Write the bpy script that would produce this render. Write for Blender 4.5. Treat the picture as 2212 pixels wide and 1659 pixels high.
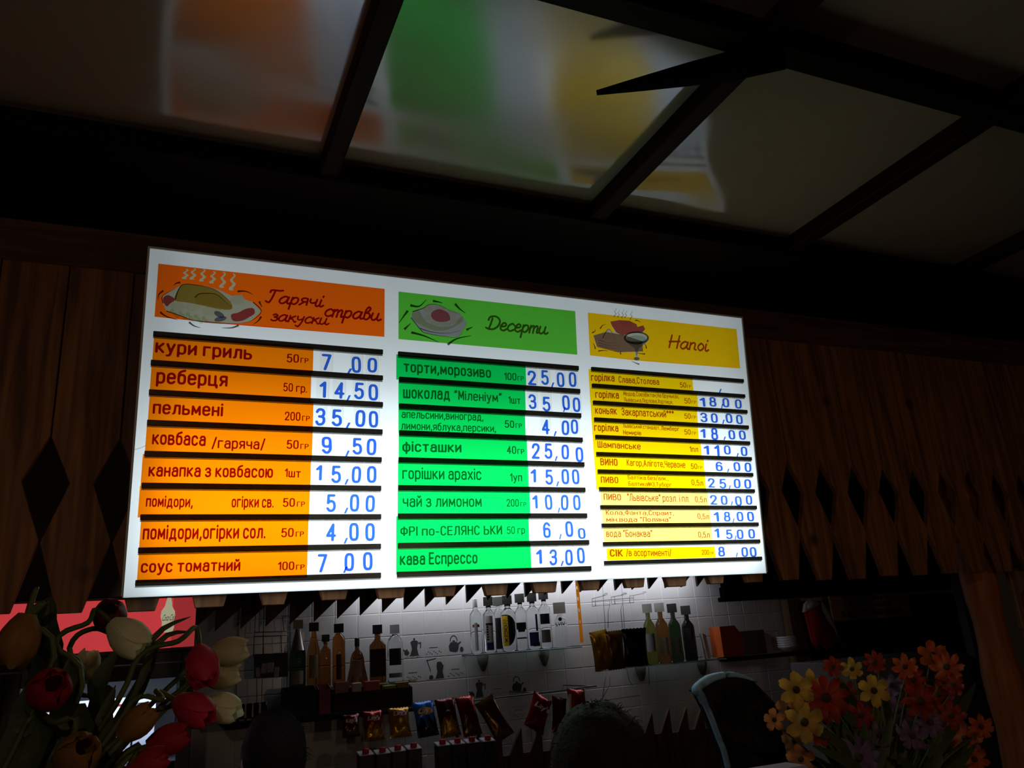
import bpy, bmesh, math, random
from mathutils import Vector, Matrix, Quaternion
random.seed(7)
for o in list(bpy.data.objects): bpy.data.objects.remove(o, do_unlink=True)
scene = bpy.context.scene
COL = scene.collection

# ------------------------------------------------------------------ camera
F, CX, CY, EYE = 1731.0, 1106.0, 829.5, 1.65
RM = Matrix(((0.91852111, 0.06149401, 0.39056043),
             (-0.38932484, 0.31278469, 0.86636707),
             (-0.06888494, -0.94783133, 0.31124049)))      # camera (right, down, forward) to world
ORG = Vector((0, 0, EYE))
cam_data = bpy.data.cameras.new('camera'); cam = bpy.data.objects.new('camera', cam_data); COL.objects.link(cam)
cam_data.sensor_width = 36.0; cam_data.lens = F / 2212 * 36.0; cam_data.clip_start = 0.02
m = Matrix.Identity(4)
for r in range(3):
    m[r][0] = RM[r][0]; m[r][1] = -RM[r][1]; m[r][2] = -RM[r][2]
m.translation = ORG
cam.matrix_world = m
scene.camera = cam

def ray(p): return RM @ Vector((p[0] - CX, p[1] - CY, F))
def atY(x, y, Y): r = ray((x, y)); return ORG + r * (Y / r.y)          # where the pixel's line meets depth Y
def atZ(x, y, zr): r = ray((x, y)); return ORG + r * (zr / r.z)        # where it meets height EYE + zr

# ------------------------------------------------------------------ world, exposure
world = bpy.data.worlds.new('night'); scene.world = world; world.use_nodes = True
bg = world.node_tree.nodes['Background']; bg.inputs[0].default_value = (1.0, 0.62, 0.40, 1); bg.inputs[1].default_value = 0.020
vs = scene.view_settings
vs.view_transform = 'Standard'; vs.look = 'None'; vs.gamma = 1.0; vs.use_curve_mapping = False; vs.exposure = 0.0
scene.cycles.transparent_max_bounces = 32
scene.cycles.max_bounces = 10
scene.cycles.sample_clamp_indirect = 4.0

# ------------------------------------------------------------------ materials
MATS = {}
def lin(c):
    return tuple(((v / 255) / 12.92 if v / 255 <= .04045 else ((v / 255 + .055) / 1.055) ** 2.4) for v in c)
def pm(name, col, rough=.5, metal=0.0, spec=.5, trans=0.0, ior=1.45, emit=None, es=0.0, bump=0.0, bscale=40., var=0.0, coat=0.0):
    if name in MATS: return MATS[name]
    mt = bpy.data.materials.new(name); mt.use_nodes = True; nt = mt.node_tree
    b = nt.nodes['Principled BSDF']
    b.inputs['Base Color'].default_value = (*col, 1); b.inputs['Roughness'].default_value = rough
    b.inputs['Metallic'].default_value = metal; b.inputs['IOR'].default_value = ior
    b.inputs['Specular IOR Level'].default_value = spec; b.inputs['Transmission Weight'].default_value = trans
    b.inputs['Coat Weight'].default_value = coat
    if emit:
        b.inputs['Emission Color'].default_value = (*emit, 1); b.inputs['Emission Strength'].default_value = es
    if bump or var:
        tc = nt.nodes.new('ShaderNodeTexCoord'); nz = nt.nodes.new('ShaderNodeTexNoise')
        nz.inputs['Scale'].default_value = bscale; nz.inputs['Detail'].default_value = 4
        nt.links.new(tc.outputs['Object'], nz.inputs['Vector'])
        if bump:
            bp = nt.nodes.new('ShaderNodeBump'); bp.inputs['Strength'].default_value = bump; bp.inputs['Distance'].default_value = .01
            nt.links.new(nz.outputs['Fac'], bp.inputs['Height']); nt.links.new(bp.outputs['Normal'], b.inputs['Normal'])
        if var:
            mx = nt.nodes.new('ShaderNodeMix'); mx.data_type = 'RGBA'
            mx.inputs[6].default_value = (*[c * (1 - var) for c in col], 1); mx.inputs[7].default_value = (*[min(1, c * (1 + var)) for c in col], 1)
            nt.links.new(nz.outputs['Fac'], mx.inputs[0]); nt.links.new(mx.outputs[2], b.inputs['Base Color'])
    MATS[name] = mt; return mt
def wood(name, c1, c2, scale=6., rough=.6, axis='Z', knots=True):
    if name in MATS: return MATS[name]
    mt = bpy.data.materials.new(name); mt.use_nodes = True; nt = mt.node_tree; b = nt.nodes['Principled BSDF']
    tc = nt.nodes.new('ShaderNodeTexCoord'); mp = nt.nodes.new('ShaderNodeMapping'); oi = nt.nodes.new('ShaderNodeObjectInfo')
    sc = {'Z': (9, 9, .55), 'X': (.55, 9, 9), 'Y': (9, .55, 9)}[axis]
    mp.inputs['Scale'].default_value = sc
    ad = nt.nodes.new('ShaderNodeVectorMath'); ad.operation = 'ADD'
    mu = nt.nodes.new('ShaderNodeMath'); mu.operation = 'MULTIPLY'; mu.inputs[1].default_value = 37.
    nt.links.new(oi.outputs['Random'], mu.inputs[0]); nt.links.new(tc.outputs['Object'], ad.inputs[0]); nt.links.new(mu.outputs[0], ad.inputs[1])
    nt.links.new(ad.outputs[0], mp.inputs['Vector'])
    nz = nt.nodes.new('ShaderNodeTexNoise'); nz.inputs['Scale'].default_value = scale; nz.inputs['Detail'].default_value = 5; nz.inputs['Distortion'].default_value = .6
    nt.links.new(mp.outputs[0], nz.inputs['Vector'])
    rp = nt.nodes.new('ShaderNodeValToRGB'); rp.color_ramp.elements[0].position = .32; rp.color_ramp.elements[1].position = .68
    rp.color_ramp.elements[0].color = (*c1, 1); rp.color_ramp.elements[1].color = (*c2, 1)
    nt.links.new(nz.outputs['Fac'], rp.inputs[0]); out = rp.outputs[0]
    if knots:
        vo = nt.nodes.new('ShaderNodeTexVoronoi'); vo.inputs['Scale'].default_value = 3.2; nt.links.new(ad.outputs[0], vo.inputs['Vector'])
        r2 = nt.nodes.new('ShaderNodeValToRGB'); r2.color_ramp.elements[0].position = .03; r2.color_ramp.elements[1].position = .09
        r2.color_ramp.elements[0].color = (.25, .2, .17, 1); r2.color_ramp.elements[1].color = (1, 1, 1, 1)
        nt.links.new(vo.outputs['Distance'], r2.inputs[0])
        mx = nt.nodes.new('ShaderNodeMix'); mx.data_type = 'RGBA'; mx.blend_type = 'MULTIPLY'; mx.inputs[0].default_value = 1
        nt.links.new(rp.outputs[0], mx.inputs[6]); nt.links.new(r2.outputs[0], mx.inputs[7]); out = mx.outputs[2]
    nt.links.new(out, b.inputs['Base Color']); b.inputs['Roughness'].default_value = rough
    bp = nt.nodes.new('ShaderNodeBump'); bp.inputs['Strength'].default_value = .25; bp.inputs['Distance'].default_value = .004
    nt.links.new(nz.outputs['Fac'], bp.inputs['Height']); nt.links.new(bp.outputs['Normal'], b.inputs['Normal'])
    MATS[name] = mt; return mt
def film(name, col, gloss=0.0):
    """coloured clear foil: light of the lit panel behind is filtered by the colour"""
    if name in MATS: return MATS[name]
    mt = bpy.data.materials.new(name); mt.use_nodes = True; nt = mt.node_tree
    nt.nodes.remove(nt.nodes['Principled BSDF']); out = nt.nodes['Material Output']
    t = nt.nodes.new('ShaderNodeBsdfTransparent'); t.inputs[0].default_value = (*[max(0, min(1, c)) for c in col], 1)
    if gloss:
        g = nt.nodes.new('ShaderNodeBsdfGlossy'); g.inputs['Roughness'].default_value = .25; g.inputs[0].default_value = (.8, .8, .8, 1)
        mx = nt.nodes.new('ShaderNodeMixShader'); mx.inputs[0].default_value = gloss
        nt.links.new(t.outputs[0], mx.inputs[1]); nt.links.new(g.outputs[0], mx.inputs[2]); nt.links.new(mx.outputs[0], out.inputs[0])
    else: nt.links.new(t.outputs[0], out.inputs[0])
    MATS[name] = mt; return mt

# ------------------------------------------------------------------ object helpers
def tag(o, label=None, cat=None, group=None, kind=None):
    if label: o['label'] = label
    if cat: o['category'] = cat
    if group: o['group'] = group
    if kind: o['kind'] = kind
    return o
def empty(name, loc=(0, 0, 0), rot=None):
    o = bpy.data.objects.new(name, None); COL.objects.link(o); o.location = loc; o.empty_display_size = .05
    if rot is not None: o.rotation_euler = rot
    return o
def link(name, me, mat, parent=None, mtx=None):
    o = bpy.data.objects.new(name, me); COL.objects.link(o)
    if mat is not None and not me.materials: me.materials.append(mat)
    if parent is not None: o.parent = parent
    if mtx is not None: o.matrix_basis = mtx
    return o
def mesh_bm(bm, name, smooth=False):
    me = bpy.data.meshes.new(name); bm.normal_update(); bm.to_mesh(me); bm.free()
    if smooth: me.polygons.foreach_set('use_smooth', [True] * len(me.polygons))
    return me
def obj(name, bm, mat, parent=None, smooth=False, mtx=None): return link(name, mesh_bm(bm, name, smooth), mat, parent, mtx)
def B(): return bmesh.new()
def box(bm, a, b):
    (x0, y0, z0), (x1, y1, z1) = a, b
    v = [bm.verts.new(c) for c in ((x0,y0,z0),(x1,y0,z0),(x1,y1,z0),(x0,y1,z0),(x0,y0,z1),(x1,y0,z1),(x1,y1,z1),(x0,y1,z1))]
    for f in ((3,2,1,0),(4,5,6,7),(0,1,5,4),(1,2,6,5),(2,3,7,6),(3,0,4,7)): bm.faces.new([v[i] for i in f])
    return bm
def bbox(a, b, bev=.003):
    bm = box(B(), a, b)
    if bev: bmesh.ops.bevel(bm, geom=list(bm.edges), offset=bev, segments=1, affect='EDGES')
    return bm
def lathe(bm, prof, n=20, cap=True):
    rings = []
    for r, z in prof: rings.append([bm.verts.new((r * math.cos(2*math.pi*k/n), r * math.sin(2*math.pi*k/n), z)) for k in range(n)])
    for a, b in zip(rings, rings[1:]):
        for k in range(n): bm.faces.new((a[k], a[(k+1) % n], b[(k+1) % n], b[k]))
    if cap:
        bm.faces.new(rings[0][::-1]); bm.faces.new(rings[-1])
    return bm
def sqlathe(bm, prof, n=24, p=5.0, ky=1.0):
    """like lathe with a rounded-square section"""
    rings = []
    for r, z in prof:
        e = p if r > .02 else 2
        rg = []
        for k in range(n):
            a = 2*math.pi*k/n; c, s = math.cos(a), math.sin(a); d = (abs(c)**e + abs(s)**e) ** (-1/e)
            rg.append(bm.verts.new((r*c*d, r*s*d*(ky if r > .02 else 1), z)))
        rings.append(rg)
    for a, b in zip(rings, rings[1:]):
        for k in range(n): bm.faces.new((a[k], a[(k+1) % n], b[(k+1) % n], b[k]))
    bm.faces.new(rings[0][::-1]); bm.faces.new(rings[-1]); return bm
def tube(bm, pts, r, n=6, closed=False):
    pts = [Vector(p) for p in pts]; rings = []
    rr = r if isinstance(r, (list, tuple)) else [r] * len(pts)
    ref = None
    for i, p in enumerate(pts):
        d = (pts[min(i+1, len(pts)-1)] - pts[max(i-1, 0)])
        if d.length < 1e-9: d = Vector((0, 0, 1))
        d.normalize()
        if ref is None: ref = Vector((1, 0, 0)) if abs(d.x) < .8 else Vector((0, 1, 0))
        u = d.cross(ref).normalized(); w = d.cross(u).normalized(); ref = -w if False else ref
        rings.append([bm.verts.new(p + (u*math.cos(2*math.pi*k/n) + w*math.sin(2*math.pi*k/n)) * rr[i]) for k in range(n)])
    for a, b in zip(rings, rings[1:]):
        for k in range(n): bm.faces.new((a[k], b[k], b[(k+1) % n], a[(k+1) % n]))
    bm.faces.new(rings[0]); bm.faces.new(rings[-1][::-1]); return bm
def prism(bm, poly, y0, y1):
    """polygon in x,z given thickness along y"""
    a = [bm.verts.new((x, y0, z)) for x, z in poly]; b = [bm.verts.new((x, y1, z)) for x, z in poly]
    n = len(poly); bm.faces.new(a); bm.faces.new(b[::-1])
    for k in range(n): bm.faces.new((a[(k+1) % n], a[k], b[k], b[(k+1) % n]))
    bmesh.ops.recalc_face_normals(bm, faces=bm.faces); return bm
def smooth_pts(pts, k=6, closed=False):
    P_ = [Vector(p) for p in pts]; n = len(P_); out = []
    if n < 3: return P_
    rng = range(n) if closed else range(n - 1)
    for i in rng:
        g = (lambda j: P_[j % n]) if closed else (lambda j: P_[max(0, min(n-1, j))])
        p0, p1, p2, p3 = g(i-1), g(i), g(i+1), g(i+2)
        for s in range(k):
            t = s / k
            out.append(.5 * ((2*p1) + (p2-p0)*t + (2*p0-5*p1+4*p2-p3)*t*t + (3*p1-p0-3*p2+p3)*t*t*t))
    if not closed: out.append(P_[-1])
    return out
def fill2d(splines, holes_ok=True):
    """flat mesh (x,z) from closed outlines; inner outlines become holes"""
    cu = bpy.data.curves.new('outline', 'CURVE'); cu.dimensions = '2D'; cu.fill_mode = 'BOTH'
    for sp in splines:
        s = cu.splines.new('POLY'); s.points.add(len(sp) - 1); s.use_cyclic_u = True
        for i, q in enumerate(sp): s.points[i].co = (q[0], q[1], 0, 1)
    ob = bpy.data.objects.new('outline', cu); me0 = ob.to_mesh()
    v = [(p.co.x, 0, p.co.y) for p in me0.vertices]; f = [tuple(p.vertices) for p in me0.polygons]
    ob.to_mesh_clear(); bpy.data.objects.remove(ob); bpy.data.curves.remove(cu)
    me = bpy.data.meshes.new('flat'); me.from_pydata(v, [], f); return me
TEXT_CACHE = {}
def text_geo(s, bold=0.0):
    if (s, bold) in TEXT_CACHE: return TEXT_CACHE[(s, bold)]
    cu = bpy.data.curves.new('lettering', 'FONT'); cu.body = s; cu.size = 1; cu.offset = bold; cu.resolution_u = 3
    ob = bpy.data.objects.new('lettering', cu); me = ob.to_mesh()
    v = [(p.co.x, p.co.y) for p in me.vertices]; f = [tuple(p.vertices) for p in me.polygons]
    ob.to_mesh_clear(); bpy.data.objects.remove(ob); bpy.data.curves.remove(cu)
    TEXT_CACHE[(s, bold)] = (v, f); return v, f
def text_mesh(s, x0, x1, z0, h, y=0.0, slope=0.0, bold=.02, shear=0.0, full=False, fn=None):
    """text as flat mesh in x,z between x0 and x1, baseline z0, height h above the baseline"""
    v, f = text_geo(s, bold)
    xa = min(p[0] for p in v); xb = max(p[0] for p in v); ya = min(p[1] for p in v); yb = max(p[1] for p in v)
    ba = ya if full else 0.0
    out = []
    for x, yy in v:
        zz = (yy - ba) / (yb - ba) * h
        xx = x0 + (x - xa) / (xb - xa) * (x1 - x0) + shear * zz
        zz = z0 + zz + slope * (xx - x0)
        out.append((xx, fn(xx, zz) if fn else y, zz))
    me = bpy.data.meshes.new('lettering'); me.from_pydata(out, [], f); return me
def ribbon(paths, w, y=0.0):
    """flat brush strokes in x,z"""
    vv, ff = [], []
    for pts in paths:
        n = len(pts); b0 = len(vv)
        for i, p in enumerate(pts):
            a = pts[max(0, i-1)]; b = pts[min(n-1, i+1)]; dx, dz = b[0]-a[0], b[1]-a[1]; L = math.hypot(dx, dz) or 1
            nx, nz = -dz/L*w/2, dx/L*w/2
            vv += [(p[0]+nx, y, p[1]+nz), (p[0]-nx, y, p[1]-nz)]
            if i: k = b0 + 2*i; ff.append((k-2, k-1, k+1, k))
    me = bpy.data.meshes.new('stroke'); me.from_pydata(vv, [], ff); return me

# ------------------------------------------------------------------ stroke alphabet: letters drawn as even-width strokes, outlined on a fine grid
import numpy as np
def _O(x0, y0, x1, y1, e=3.0, n=28):
    cx_, cy_, a, b = (x0+x1)/2, (y0+y1)/2, (x1-x0)/2, (y1-y0)/2; out = []
    for k in range(n + 1):
        t = 2*math.pi*k/n; c, s = math.cos(t), math.sin(t)
        out.append((cx_ + a*math.copysign(abs(c)**(2/e), c), cy_ + b*math.copysign(abs(s)**(2/e), s)))
    return out
def _C(*p): return [(q.x, q.y) for q in smooth_pts([Vector((*a, 0)) for a in p], 5)]
def _L(*p): return list(p)
def _sc(st, k): return [[(x, y*k if y > 0 else y) for x, y in s] for s in st]
W_ = .42
GL = {
 'а': [_C((.03,.58),(.12,.7),(.32,.7),(.42,.56),(.42,.3),(.42,0)), _C((.42,.42),(.15,.42),(0,.3),(0,.1),(.12,0),(.3,0),(.42,.14))],
 'б': [_O(0,0,W_,.66), _C((0,.36),(.02,.72),(.14,.9),(.4,1))],
 'в': [_L((0,0),(0,.7)), _C((0,.7),(.26,.7),(.37,.62),(.37,.48),(.26,.38),(0,.38)), _C((0,.38),(.28,.38),(.42,.29),(.42,.1),(.3,0),(0,0))],
 'г': [_L((0,0),(0,.7),(.36,.7))],
 'д': [_C((.08,0),(.1,.4),(.16,.7)), _L((.16,.7),(.42,.7),(.42,0)), _L((-.02,-.17),(-.02,0),(.52,0),(.52,-.17))],
 'е': [_L((0,.37),(.42,.37)), _C((.42,.37),(.42,.55),(.3,.7),(.12,.7),(0,.56),(0,.14),(.12,0),(.3,0),(.41,.1))],
 'з': [_C((0,.58),(.1,.7),(.28,.7),(.38,.6),(.38,.48),(.26,.37),(.14,.37)), _C((.26,.37),(.4,.28),(.4,.1),(.28,0),(.1,0),(0,.12))],
 'и': [_L((0,.7),(0,0)), _L((0,.04),(.42,.66)), _L((.42,.7),(.42,0))],
 'к': [_L((0,0),(0,.7)), _L((0,.36),(.12,.36)), _L((.4,.7),(.12,.37),(.42,0))],
 'л': [_C((-.02,0),(.06,.06),(.1,.35),(.12,.7)), _L((.12,.7),(.44,.7),(.44,0))],
 'м': [_L((0,0),(.02,.7),(.27,.15),(.52,.7),(.54,0))],
 'н': [_L((0,0),(0,.7)), _L((W_,0),(W_,.7)), _L((0,.36),(W_,.36))],
 'о': [_O(0,0,W_,.7)], 'п': [_L((0,0),(0,.7),(W_,.7),(W_,0))],
 'р': [_L((0,.7),(0,-.25)), _C((0,.58),(.12,.7),(.3,.7),(.42,.56),(.42,.14),(.3,0),(.12,0),(0,.1))],
 'с': [_C((.41,.57),(.3,.7),(.12,.7),(0,.56),(0,.14),(.12,0),(.3,0),(.41,.13))],
 'т': [_L((0,.7),(.44,.7)), _L((.22,.7),(.22,0))],
 'у': [_L((0,.7),(.22,.06)), _C((.44,.7),(.3,.28),(.18,-.16),(.08,-.25),(0,-.25))],
 'ф': [_O(0,0,.56,.7), _L((.28,.92),(.28,-.25))],
 'х': [_L((0,.7),(.42,0)), _L((.42,.7),(0,0))],
 'ц': [_L((0,.7),(0,0),(.52,0),(.52,-.18)), _L((.42,.7),(.42,0))],
 'ч': [_C((0,.7),(0,.45),(.1,.32),(.42,.32)), _L((.42,.7),(.42,0))],
 'ш': [_L((0,.7),(0,0),(.62,0),(.62,.7)), _L((.31,.7),(.31,0))],
 'ь': [_L((0,.7),(0,0)), _C((0,.4),(.26,.4),(.4,.32),(.4,.1),(.28,0),(0,0))],
 'ю': [_L((0,0),(0,.7)), _L((0,.36),(.2,.36)), _O(.2,0,.6,.7)],
 'я': [_L((.4,0),(.4,.7)), _C((.4,.7),(.12,.7),(0,.6),(0,.44),(.12,.33),(.4,.33)), _L((.18,.33),(0,0))],
 'і': [_L((0,0),(0,.7)), _L((0,.94),(0,.98))],
 'А': [_L((0,0),(.25,1),(.5,0)), _L((.09,.33),(.41,.33))],
 'Б': [_L((.42,1),(0,1),(0,0)), _C((0,.56),(.28,.56),(.42,.45),(.42,.12),(.3,0),(0,0))],
 'Е': [_L((.4,1),(0,1),(0,0),(.4,0)), _L((0,.52),(.36,.52))], 'І': [_L((0,0),(0,1))],
 'О': [_O(0,0,W_,1, 3.4)], 'Г': [_L((0,0),(0,1),(.38,1))], 'П': [_L((0,0),(0,1),(W_,1),(W_,0))],
 'Р': [_L((0,0),(0,1)), _C((0,1),(.28,1),(.42,.9),(.42,.6),(.28,.48),(0,.48))],
 'У': [_L((0,1),(.22,.4)), _C((.44,1),(.2,.25),(.1,0),(0,0))],
 'Ф': [_O(0,.2,.56,.82), _L((.28,1),(.28,0))],
 '0': [_O(0,0,W_,1, 3.2)], '1': [_L((0,.76),(.2,1),(.2,0))],
 '2': [_C((0,.76),(.06,.95),(.2,1),(.36,.95),(.42,.76),(.36,.55),(.2,.3),(0,0)), _L((0,0),(.42,0))],
 '3': [_C((0,.84),(.1,1),(.3,1),(.4,.88),(.4,.66),(.28,.53),(.15,.53)), _C((.28,.53),(.42,.42),(.42,.14),(.3,0),(.1,0),(0,.16))],
 '4': [_L((.32,0),(.32,1),(0,.28),(.44,.28))],
 '5': [_L((.4,1),(.06,1),(.03,.5)), _C((.03,.52),(.2,.62),(.36,.56),(.42,.42),(.42,.16),(.3,0),(.12,0),(0,.14))],
 '6': [_O(0,0,W_,.6), _C((0,.33),(0,.75),(.12,.98),(.28,1),(.41,.86))],
 '7': [_L((0,1),(.42,1),(.14,0))], '8': [_O(0,0,W_,.53), _O(.03,.53,.39,1)],
 ',': [_L((.06,.06),(0,-.16))], '.': [_L((0,0),(0,.03))], '/': [_L((0,-.12),(.3,1.05))], '-': [_L((0,.36),(.22,.36))],
 '“': [_L((.06,1),(0,.8)), _L((.22,1),(.16,.8))], '”': [_L((.06,1),(0,.8)), _L((.22,1),(.16,.8))], '"': [_L((0,.78),(0,1)), _L((.15,.78),(.15,1))],
 '*': [_L((.14,.66),(.14,.98)), _L((0,.74),(.28,.9)), _L((0,.9),(.28,.74))],
 '№': [_L((0,0),(0,1),(.34,0),(.34,1)), _O(.52,.4,.74,.78), _L((.52,.2),(.74,.2))], '!': [_L((0,.32),(0,1)), _L((0,0),(0,.03))],
}
GL['й'] = GL['и'] + [_C((.1,.98),(.15,.88),(.27,.88),(.32,.98))]
GL['9'] = [[(W_ - x, 1 - y) for x, y in s] for s in GL['6']]
for lo, up in zip('взиклмнстхчшяьц', 'ВЗИКЛМНСТХЧШЯЬЦ'): GL[up] = _sc(GL[lo], 1/.7)
GL['Ї'] = GL['І'] + [_L((-.1,1.25),(-.1,1.28)), _L((.1,1.25),(.1,1.28))]
def sdf_mesh(strokes, hw, res):
    """outline of thick strokes: distance field on a grid, marching squares; returns verts, faces"""
    seg = [(a, b) for s in strokes for a, b in zip(s, s[1:])]
    A = np.array([s[0] for s in seg], float); D = np.array([s[1] for s in seg], float) - A
    x0 = min(p[0] for s in strokes for p in s) - hw - res; x1 = max(p[0] for s in strokes for p in s) + hw + res
    y0 = min(p[1] for s in strokes for p in s) - hw - res; y1 = max(p[1] for s in strokes for p in s) + hw + res
    nx, ny = int((x1-x0)/res) + 2, int((y1-y0)/res) + 2
    gx, gy = np.meshgrid(x0 + np.arange(nx)*res, y0 + np.arange(ny)*res)
    dist = np.full(gx.shape, 9.0)
    for a, d in zip(A, D):
        L2 = d @ d + 1e-12; t = np.clip(((gx-a[0])*d[0] + (gy-a[1])*d[1]) / L2, 0, 1)
        dist = np.minimum(dist, np.hypot(gx - a[0] - t*d[0], gy - a[1] - t*d[1]))
    val = hw - dist; vid = {}; vv = []; ff = []
    def vert(key, x, y):
        if key not in vid: vid[key] = len(vv); vv.append((x, y))
        return vid[key]
    inside = val > 0
    act = inside[:-1,:-1] | inside[1:,:-1] | inside[:-1,1:] | inside[1:,1:]
    full = inside[:-1,:-1] & inside[1:,:-1] & inside[:-1,1:] & inside[1:,1:]
    for j in range(ny - 1):
        i = 0
        while i < nx - 1:
            if not act[j, i]: i += 1; continue
            if full[j, i]:
                k = i
                while k < nx - 1 and full[j, k]: k += 1
                ff.append([vert((i,j), gx[j,i], gy[j,i]), vert((k,j), gx[j,k], gy[j,k]), vert((k,j+1), gx[j+1,k], gy[j+1,k]), vert((i,j+1), gx[j+1,i], gy[j+1,i])]); i = k; continue
            cor = ((i,j),(i+1,j),(i+1,j+1),(i,j+1)); pl_ = []
            for q in range(4):
                (ia, ja), (ib, jb) = cor[q], cor[(q+1) % 4]; va, vb = val[ja, ia], val[jb, ib]
                if va > 0: pl_.append(vert((ia,ja), gx[ja,ia], gy[ja,ia]))
                if (va > 0) != (vb > 0):
                    t = va/(va-vb); key = ('e',) + tuple(sorted(((ia,ja),(ib,jb)))[0]) + tuple(sorted(((ia,ja),(ib,jb)))[1])
                    pl_.append(vert(key, gx[ja,ia] + t*(gx[jb,ib]-gx[ja,ia]), gy[ja,ia] + t*(gy[jb,ib]-gy[ja,ia])))
            if len(pl_) >= 3: ff.append(pl_)
            i += 1
    return vv, ff
GC = {}
def stroke_text(s, hw):
    vv, ff, x = [], [], 0.0
    for ch in s:
        if ch == ' ': x += .30; continue
        st = GL[ch]; xa = min(p[0] for q in st for p in q); xb = max(p[0] for q in st for p in q)
        if (ch, hw) not in GC: GC[(ch, hw)] = sdf_mesh(st, hw, .04)
        v, f = GC[(ch, hw)]; b = len(vv)
        vv += [(p[0] - xa + hw + x, p[1] + hw) for p in v]; ff += [[b + k for k in q] for q in f]
        x += xb - xa + 2*hw + .09
    return vv, ff
def text_mesh2(s, x0, x1, z0, h, slope=0.0, hw=.07, shear=0.0, full=False):
    v, f = stroke_text(s, hw)
    xa = min(p[0] for p in v); xb = max(p[0] for p in v); yb = max(p[1] for p in v); ya = min(p[1] for p in v) if full else 0.0
    out = []
    for x, yy in v:
        zz = (yy - ya) / (yb - ya) * h; xx = x0 + (x - xa)/(xb - xa)*(x1 - x0) + shear*zz; out.append((xx, 0, z0 + zz + slope*(xx - x0)))
    me = bpy.data.meshes.new('lettering'); me.from_pydata(out, [], f); return me

# ------------------------------------------------------------------ common materials
M_plank = wood('plank_wood', lin((96, 58, 30)), lin((168, 112, 62)), 5)
M_darkwood = wood('dark_stained_wood', lin((12, 8, 6)), lin((24, 16, 11)), 5, axis='X', knots=False)
M_beam = wood('beam_wood', lin((24, 14, 10)), lin((40, 24, 17)), 5, axis='Y', knots=False)
M_saw = wood('slat_wood', lin((60, 40, 26)), lin((112, 76, 46)), 6)
M_black = pm('black_plastic', (.012, .012, .013), .45)
M_steel = pm('chrome_wire', (.14, .145, .16), .4, .6)
M_white = pm('white_plastic', (.8, .8, .78), .4)
M_red = pm('red_plastic', lin((200, 28, 34)), .4)
M_navy = pm('navy_ink', lin((18, 20, 48)), .6)
M_paper = pm('white_paper', (.75, .75, .73), .8)

# ------------------------------------------------------------------ ceiling: glossy panels between dark beams
ZC = EYE + 1.1
ceil = tag(empty('ceiling', (0, 0, ZC)), kind='structure', label='dark room ceiling of glossy panels between wooden beams')
def ceiling_mat():
    mt = bpy.data.materials.new('glossy_ceiling_panel'); mt.use_nodes = True; nt = mt.node_tree; b = nt.nodes['Principled BSDF']
    b.inputs['Base Color'].default_value = (.29, .245, .20, 1); b.inputs['IOR'].default_value = 1.82
    tc = nt.nodes.new('ShaderNodeTexCoord'); n1 = nt.nodes.new('ShaderNodeTexNoise'); n1.inputs['Scale'].default_value = 1.5; n1.inputs['Detail'].default_value = 1
    nt.links.new(tc.outputs['Object'], n1.inputs['Vector'])
    bp = nt.nodes.new('ShaderNodeBump'); bp.inputs['Strength'].default_value = .55; bp.inputs['Distance'].default_value = .06
    nt.links.new(n1.outputs['Fac'], bp.inputs['Height']); nt.links.new(bp.outputs['Normal'], b.inputs['Normal'])
    n2 = nt.nodes.new('ShaderNodeTexNoise'); n2.inputs['Scale'].default_value = 2.2; nt.links.new(tc.outputs['Object'], n2.inputs['Vector'])
    mr = nt.nodes.new('ShaderNodeMapRange'); mr.inputs[1].default_value = .35; mr.inputs[2].default_value = .65; mr.inputs[3].default_value = .07; mr.inputs[4].default_value = .26
    nt.links.new(n2.outputs['Fac'], mr.inputs[0]); nt.links.new(mr.outputs[0], b.inputs['Roughness'])
    return mt
M_ceil = ceiling_mat()
bx = [(-1.16, -1.12), (-.44, -.40), (.283, .325), (.989, 1.033), (1.655, 1.70), (2.36, 2.40), (3.06, 3.10), (3.76, 3.80)]
by = [(-.55, -.50), (.18, .23), (.917, .972), (1.615, 2.02)]
for i in range(len(bx) - 1):
    for j in range(len(by) - 1):
        x0, x1, y0, y1 = bx[i][1], bx[i+1][0], by[j][1], by[j+1][0]
        bm = box(B(), (x0 - .01, y0 - .01, 0), (x1 + .01, y1 + .01, .012))
        obj('ceiling_panel', bm, M_ceil, ceil)
for a, b in bx:
    obj('ceiling_beam', bbox((a, -.55, -.042), (b, 1.66, .02), .003), M_beam, ceil)
for k, (a, b) in enumerate(by):
    obj('cross_beam', bbox((-1.2, a, -.050), (3.85, b, .025), .003), M_darkwood, ceil)
obj('roof_deck', box(B(), (-3.2, -.7, .03), (6.0, 4.1, .06)), M_darkwood, ceil)
br = empty('beam_bracket', (1.02, .95, ZC - .05)); tag(br, 'dark tapered arm sticking out under the crossing of the ceiling beams', 'bracket')
bt = atZ(1288, 195, 1.04); q0 = Vector((1.04, .93, ZC - .055))
bm = B(); pts = [(q0 + (bt - q0) * t) - br.location + Vector((0, 0, -.006)) for t in (0, .25, .5, .75, 1)]
tube(bm, pts, [.026, .028, .022, .014, .005], 10)
obj('arm', bm, pm('matt_black', (.006, .006, .007), 1.0, spec=0.0), br, True)
obj('mount', lathe(B(), [(.024, -.02), (.03, -.012), (.03, 0)], 16), MATS['matt_black'], br, True)

for m_ in (M_darkwood, M_beam): m_.node_tree.nodes['Principled BSDF'].inputs['Specular IOR Level'].default_value = .05
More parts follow.
